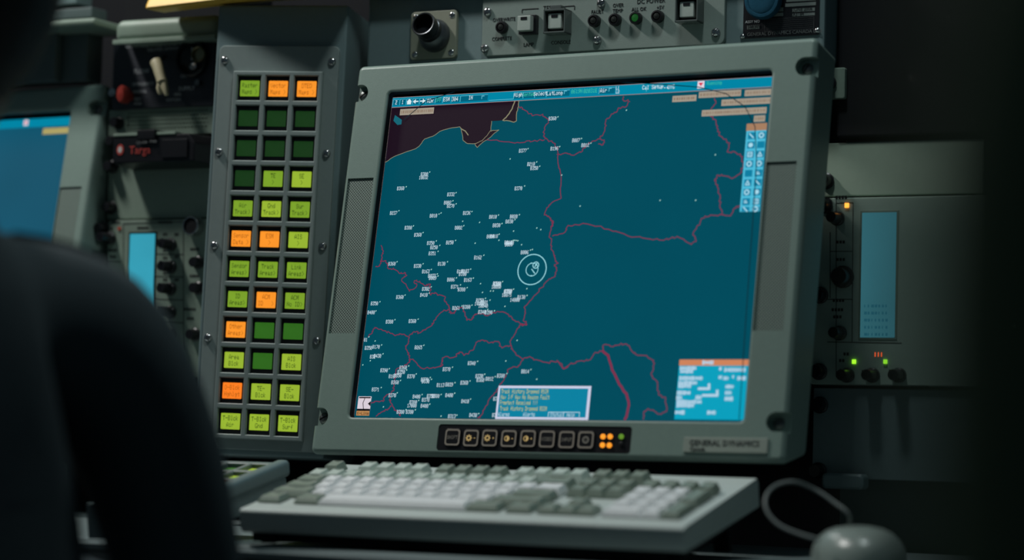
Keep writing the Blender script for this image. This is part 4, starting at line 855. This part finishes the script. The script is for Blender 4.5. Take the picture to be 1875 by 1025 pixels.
run(2, 0, [(1.75,G_)] + [(1,L_)]*11 + [(2.25,G_),(3.6,N_)] + [(1,L_)]*3)
run(3, 0, [(1.5,G_)] + [(1,L_)]*12 + [(1.5,L_),(.3,N_)] + [(1,G_)]*3 + [(.3,N_)] + [(1,L_)]*3)
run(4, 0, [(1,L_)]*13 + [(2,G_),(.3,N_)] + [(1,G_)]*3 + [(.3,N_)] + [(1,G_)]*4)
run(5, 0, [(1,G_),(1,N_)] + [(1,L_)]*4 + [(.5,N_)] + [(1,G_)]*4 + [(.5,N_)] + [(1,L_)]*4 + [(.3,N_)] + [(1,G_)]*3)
key(21.6, 0, 1, G_, 2.0); key(21.6, 2, 1, G_, 2.0)

# ================================================================== small keypad on the desk
def dk(x, y, z): return on(FD, x, y, z)
FQ = mk_frame(FB @ Vector((-.029, .147, .009)), ku, kbv, kn)   # origin: back right corner of its top
sk = thing('desk_keypad', FQ, 'low sloping grey keypad with lit keys on the desk left of the keyboard', 'keypad')
PX, PQ = .0250, .0335; nC, nR = 3, 5; rw = .0135
f = MB(); xs = [-rw-PX*c for c in range(nC+1)]; ys = [-.004-PQ*r for r in range(nR+1)]
for c in range(nC):
    for r in range(nR):
        cx, cy = (xs[c]+xs[c+1])/2, (ys[r]+ys[r+1])/2; h = PX/2-.0022; g = PQ/2-.0025
        o = [(xs[c+1],ys[r+1]),(xs[c],ys[r+1]),(xs[c],ys[r]),(xs[c+1],ys[r])]
        f.loft([z3(o,0)] + [z3([(cx-h-e,cy-g-e),(cx+h+e,cy-g-e),(cx+h+e,cy+g+e),(cx-h-e,cy+g+e)], z) for e, z in ((.0008,0),(0,-.0008),(0,-.0075))], False, False)
f.build('key_frame', MATS['face_plate_paint'], sk)
b = MB(); b.box(xs[-1]-.006, -rw, ys[-1]-.02, .001, -.030, -.0076); b.box(xs[-1]-.006, xs[-1], ys[-1], .001, -.0076, 0); b.box(xs[-1]-.006, -rw, ys[-1]-.02, ys[-1], -.0076, 0); b.box(xs[-1]-.006, -rw, ys[0], .001, -.0076, 0); b.build('body', PANEL, sk)
MB().box(-rw, 0, ys[-1]-.02, .001, -.012, .0035).build('side_rail', PANEL, sk, bevel=.0045, seg=4)
MB().box(-rw+.001, -.002, ys[-1]-.018, -.004, -.030, -.011).build('side_wall', PANEL, sk, bevel=.003)
for c in range(nC):
    for r in range(nR):
        cx, cy = (xs[c]+xs[c+1])/2, (ys[r]+ys[r+1])/2; h = PX/2-.0026; g = PQ/2-.0029
        ko = MB().box(-h, h, -g, g, -.0074, -.0046).build('key', BLACK, sk, (cx, cy, 0), bevel=.0004)
        m = 'lcd_G' if (c, r) in ((0,0),(0,1),(1,1),(0,4)) else ('lcd_r' if (c, r) in ((0,2),(1,3)) else 'lcd_D')
        plate(MB(), -h*.84, h*.84, -g*.74, g*.74, -.0048, -.0036, .0008, .0002, 3).build('key_display', MATS[m], ko)

# ================================================================== mouse and cable
mx_, my_ = dk(1572, 1042, .0); FQ2 = mk_frame(FD @ Vector((mx_, my_, 0)), WU, -WN, ZZ)
mo = thing('computer_mouse', FQ2 @ Matrix.Diagonal((.92, .92, .88, 1)), 'rounded pale computer mouse on the desk right of the keyboard', 'mouse'); 
ang = math.radians(35); ml = MB(); n = 28; loops = []
def mring(s, z): return [((  .039*math.cos(2*math.pi*i/n)*s*(1+.06*math.sin(2*math.pi*i/n)))*math.cos(ang)-(.056*math.sin(2*math.pi*i/n)*s)*math.sin(ang), (.039*math.cos(2*math.pi*i/n)*s)*math.sin(ang)+(.056*math.sin(2*math.pi*i/n)*s)*math.cos(ang), z) for i in range(n)]
ml.loft([mring(.94,.0008), mring(1.0,.004), mring(1.0,.012), mring(.96,.020), mring(.86,.0275), mring(.70,.0335), mring(.50,.0372), mring(.24,.0390), mring(.04,.0395)])
ml.build('shell', paint('mouse_plastic', (.24,.29,.265), .28), mo)
sm_ = MB(); sm_.tube([(-.052*s*math.sin(ang)*1.0, .052*s*math.cos(ang), zz) for s, zz in ((.30,.0390),(.5,.0376),(.70,.0339),(.86,.0280),(.96,.0205))], .0007, 6); sm_.build('button_seam', BLACKM, mo)
def dq(x, y, d): return cw(((x-CX)/F_PX*d, (y-CY)/F_PX*d, d))
nose = FQ2 @ Vector((-.054*math.sin(ang), .054*math.cos(ang), .016))
cp = [nose, dq(1556,948,1.93), dq(1525,918,1.94), dq(1490,895,1.95), dq(1455,882,1.95), dq(1422,888,1.95), dq(1403,908,1.94), dq(1404,935,1.93), dq(1425,960,1.92), dq(1460,976,1.91), dq(1500,988,1.90)]
cc = []
for i in range(len(cp)-1):
    p0, p1, p2, p3 = cp[max(i-1,0)], cp[i], cp[i+1], cp[min(i+2,len(cp)-1)]
    for k in range(5):
        t = k/5; cc.append(.5*((2*p1)+(p2-p0)*t+(2*p0-5*p1+4*p2-p3)*t*t+(3*p1-p0-3*p2+p3)*t**3))
cc.append(cp[-1])
mc = MB().tube(cc, .0014, 8).build('mouse_cable', paint('cable_grey', (.13,.155,.15), .5)); tag(mc, 'thin grey cable looping up behind the computer mouse', 'cable')

# ================================================================== people
def person(name, label, loc, rz, J, bones, hairmat, jacket, skin, head_c, head_r, extra=None):
    me = bpy.data.meshes.new(name); names = list(J)
    me.from_pydata([J[n][0] for n in names], [(names.index(a), names.index(b)) for a, b in bones], [])
    o = bpy.data.objects.new(name, me); COL.objects.link(o)
    o.modifiers.new('skin', 'SKIN').use_smooth_shade = True
    for i, n in enumerate(names):
        sv = me.skin_vertices[0].data[i]; r = J[n][1]; sv.radius = r if isinstance(r, tuple) else (r, r); sv.use_root = (n == 'pelvis')
    sm = o.modifiers.new('sub', 'SUBSURF'); sm.levels = 2; sm.render_levels = 2
    r = evaluated(o); bpy.data.objects.remove(o)
    r.materials.clear(); r.materials.append(jacket); r.materials.append(skin)
    hz = head_c[2]-head_r*1.25
    hands = [Vector(J[n][0]) for n in names if n.startswith('palm')]
    for p in r.polygons:
        c = p.center; p.use_smooth = True
        if c.z > hz or any((Vector(c)-h).length < .10 and n_ for h in hands for n_ in (1,)): p.material_index = 1
    b = bpy.data.objects.new(name, r); COL.objects.link(b); b.location = loc; b.rotation_euler.z = rz
    tag(b, label, 'person')
    # hair cap over skull, open at the face
    hm_ = MB(); n = 20; loops = []
    for k in range(11):
        a = -0.95 + (math.pi/2+.95)*k/10; loops.append([(head_c[0]+head_r*1.06*math.cos(a)*math.cos(2*math.pi*i/n)*.86, head_c[1]-.012+head_r*1.08*math.cos(a)*math.sin(2*math.pi*i/n)*(1.0 if math.sin(2*math.pi*i/n) < 0.3 or a > .5 else .72), head_c[2]+.012+head_r*1.22*math.sin(a)) for i in range(n)])
    hm_.loft(loops).build('hair', hairmat, b)
    return b
def human(hx=0.0, lean=0.0, sh=.96, hip=.50, r_elbow=(.30,.16,.70), r_wrist=(.22,.42,.74), l_elbow=(-.30,.16,.70), l_wrist=(-.22,.42,.74)):
    y = lambda z: lean*(z-hip)
    J = {'pelvis':((0,0,hip+.05),(.15,.12)), 'waist':((0,y(.68),hip+.20),(.182,.130)), 'chest':((0,y(.85)+.01,sh-.17),(.178,.128)), 'collar':((0,y(.95)-.01,sh-.05),(.085,.07)), 'neck':((hx*.4,y(1.02),sh+.045),(.054,.056)), 'jaw':((hx*.8,y(1.1)+.02,sh+.125),(.058,.068)), 'skull':((hx,y(1.15)+.008,sh+.195),(.074,.088)), 'crown':((hx,y(1.2),sh+.265),(.058,.066)),
         'nose':((hx,y(1.1)+.118,sh+.165),.012), 'brow':((hx,y(1.1)+.078,sh+.185),.030), 'ear_r':((hx+.082,y(1.1),sh+.175),.014), 'ear_l':((hx-.082,y(1.1),sh+.175),.014)}
    B = [('pelvis','waist'),('waist','chest'),('chest','collar'),('collar','neck'),('neck','jaw'),('jaw','skull'),('skull','crown'),('skull','brow'),('brow','nose'),('skull','ear_r'),('skull','ear_l')]
    for s, t, el, wr in ((1,'r',r_elbow,r_wrist), (-1,'l',l_elbow,l_wrist)):
        J['sh_'+t] = ((s*.165, y(.92), sh-.042), (.068,.070)); J['arm_'+t] = ((s*.215, y(.85)+.02, sh-.13), .056); J['elbow_'+t] = (el, .044)
        w_ = Vector(wr); d = (w_-Vector(el)).normalized(); J['wrist_'+t] = (wr, .027); pm = w_+d*.055; J['palm_'+t] = (tuple(pm), (.034,.018))
        sdx = d.cross(ZZ).normalized()
        B += [('collar','sh_'+t),('sh_'+t,'arm_'+t),('arm_'+t,'elbow_'+t),('elbow_'+t,'wrist_'+t),('wrist_'+t,'palm_'+t)]
        for k in range(4):
            a = pm + d*.030 + sdx*(k-1.5)*.019; b_ = a + d*(.034-.004*abs(k-1.3)) - ZZ*.006; c = b_ + d*.022 - ZZ*.016
            J['f%d0_%s' % (k,t)] = (tuple(a), .0095); J['f%d1_%s' % (k,t)] = (tuple(b_), .0085); J['f%d2_%s' % (k,t)] = (tuple(c), .0075)
            B += [('palm_'+t,'f%d0_%s' % (k,t)),('f%d0_%s' % (k,t),'f%d1_%s' % (k,t)),('f%d1_%s' % (k,t),'f%d2_%s' % (k,t))]
        a = w_ + d*.03 - sdx*s*.035; b_ = a + d*.03 - sdx*s*.012 - ZZ*.006
        J['t0_'+t] = (tuple(a), .011); J['t1_'+t] = (tuple(b_), .009); B += [('wrist_'+t,'t0_'+t),('t0_'+t,'t1_'+t)]
        J['hip_'+t] = ((s*.09, .03, hip+.03), .085); J['knee_'+t] = ((s*.13, .42, hip+.01), .058); J['ankle_'+t] = ((s*.13, .44, .09), .042); J['toe_'+t] = ((s*.14, .58, .045), (.042,.035))
        B += [('pelvis','hip_'+t),('hip_'+t,'knee_'+t),('knee_'+t,'ankle_'+t),('ankle_'+t,'toe_'+t)]
    hc = (hx, y(1.15)+.008, sh+.195)
    return J, B, hc
JACK = paint('navy_jacket', (.050,.068,.075), .85, grain=.3, scale=300, bump=.5, spec=.15)
JACK2 = paint('olive_overall', (.075,.105,.062), .9, grain=.3, scale=300, bump=.5, spec=.1)
SKIN = paint('skin', (.32,.20,.15), .5, grain=.1); HAIR = paint('dark_hair', (.012,.010,.009), .6, grain=.4, scale=400, bump=.8)
J, B, hc = human(hx=.045, sh=.955, lean=.05, hip=.43, r_elbow=(.256,.05,.68), r_wrist=(.16,.30,.74), l_elbow=(-.27,.10,.68), l_wrist=(-.2,.34,.74))
pl_ = person('person', 'seated person in a dark navy jacket seen from behind at the left edge', (-.425, 1.58, 0), math.radians(26), J, B, HAIR, JACK, SKIN, hc, .098)
def collar(p_, J_, mat):                                     # stand-up collar and shoulder straps of the jacket
    c = Vector(J_['neck'][0]); n = 24
    def ring(r, z): return [(c.x + r*.95*math.cos(2*math.pi*i/n), c.y + r*1.05*math.sin(2*math.pi*i/n), c.z + z - .012*math.sin(2*math.pi*i/n)) for i in range(n)]
    MB().loft([ring(.082,-.045), ring(.074,-.015), ring(.068,.012), ring(.062,.012), ring(.060,-.02)], False, False).build('collar', mat, p_)
    for t in 'rl':
        a = Vector(J_['collar'][0]).lerp(Vector(J_['sh_'+t][0]), .35); b = Vector(J_['sh_'+t][0]); k = []
        from mathutils.bvhtree import BVHTree
        tree = BVHTree.FromPolygons([v.co for v in p_.data.vertices], [tuple(f_.vertices) for f_ in p_.data.polygons])
        for q in (.2, .4, .6, .8, 1.0):
            p = a.lerp(b, q); h = tree.ray_cast(Vector((p.x, p.y, p.z+.095)), Vector((0,0,-1)))[0]
            k.append((p, (h.z - p.z + .003) if h else .04))
        MB().loft([[(p.x, p.y-.020, p.z+dz-.006), (p.x, p.y+.020, p.z+dz-.006), (p.x, p.y+.020, p.z+dz-.002), (p.x, p.y-.020, p.z+dz-.002)] for p, dz in k]).build('shoulder_strap', mat, p_)
collar(pl_, J, JACK)
J, B, hc = human(sh=1.06, lean=.05, hip=.47, l_elbow=(-.235,.10,.74))
pr_ = person('person', 'blurred dark person very close to the camera at the right edge', (.3015, .27, 0), math.radians(-20), J, B, HAIR, JACK2, SKIN, hc, .098)
collar(pr_, J, JACK2)
for p_, lab in ((pl_, 'swivel stool under the person in the navy jacket at left'), (pr_, 'swivel stool under the blurred person at right')):
    hp = .43 if p_ is pl_ else .47
    F = Matrix.Translation((p_.location.x, p_.location.y, 0)); st = thing('swivel_stool', F, lab, 'stool', 'operator stools'); top = hp-.09
    MB().lathe(0, 0, [(.16,top-.06),(.19,top-.05),(.19,top-.012),(.175,top),(.0001,top)], 24).build('seat', BLACKM, st)
    MB().lathe(0, 0, [(.022,.05),(.022,top-.05)], 14).build('column', DSTEEL, st)
    for k in range(5):
        a = k*2*math.pi/5; MB().tube([(0,0,.06),(.24*math.cos(a),.24*math.sin(a),.025)], .014, 8).build('leg', DSTEEL, st)
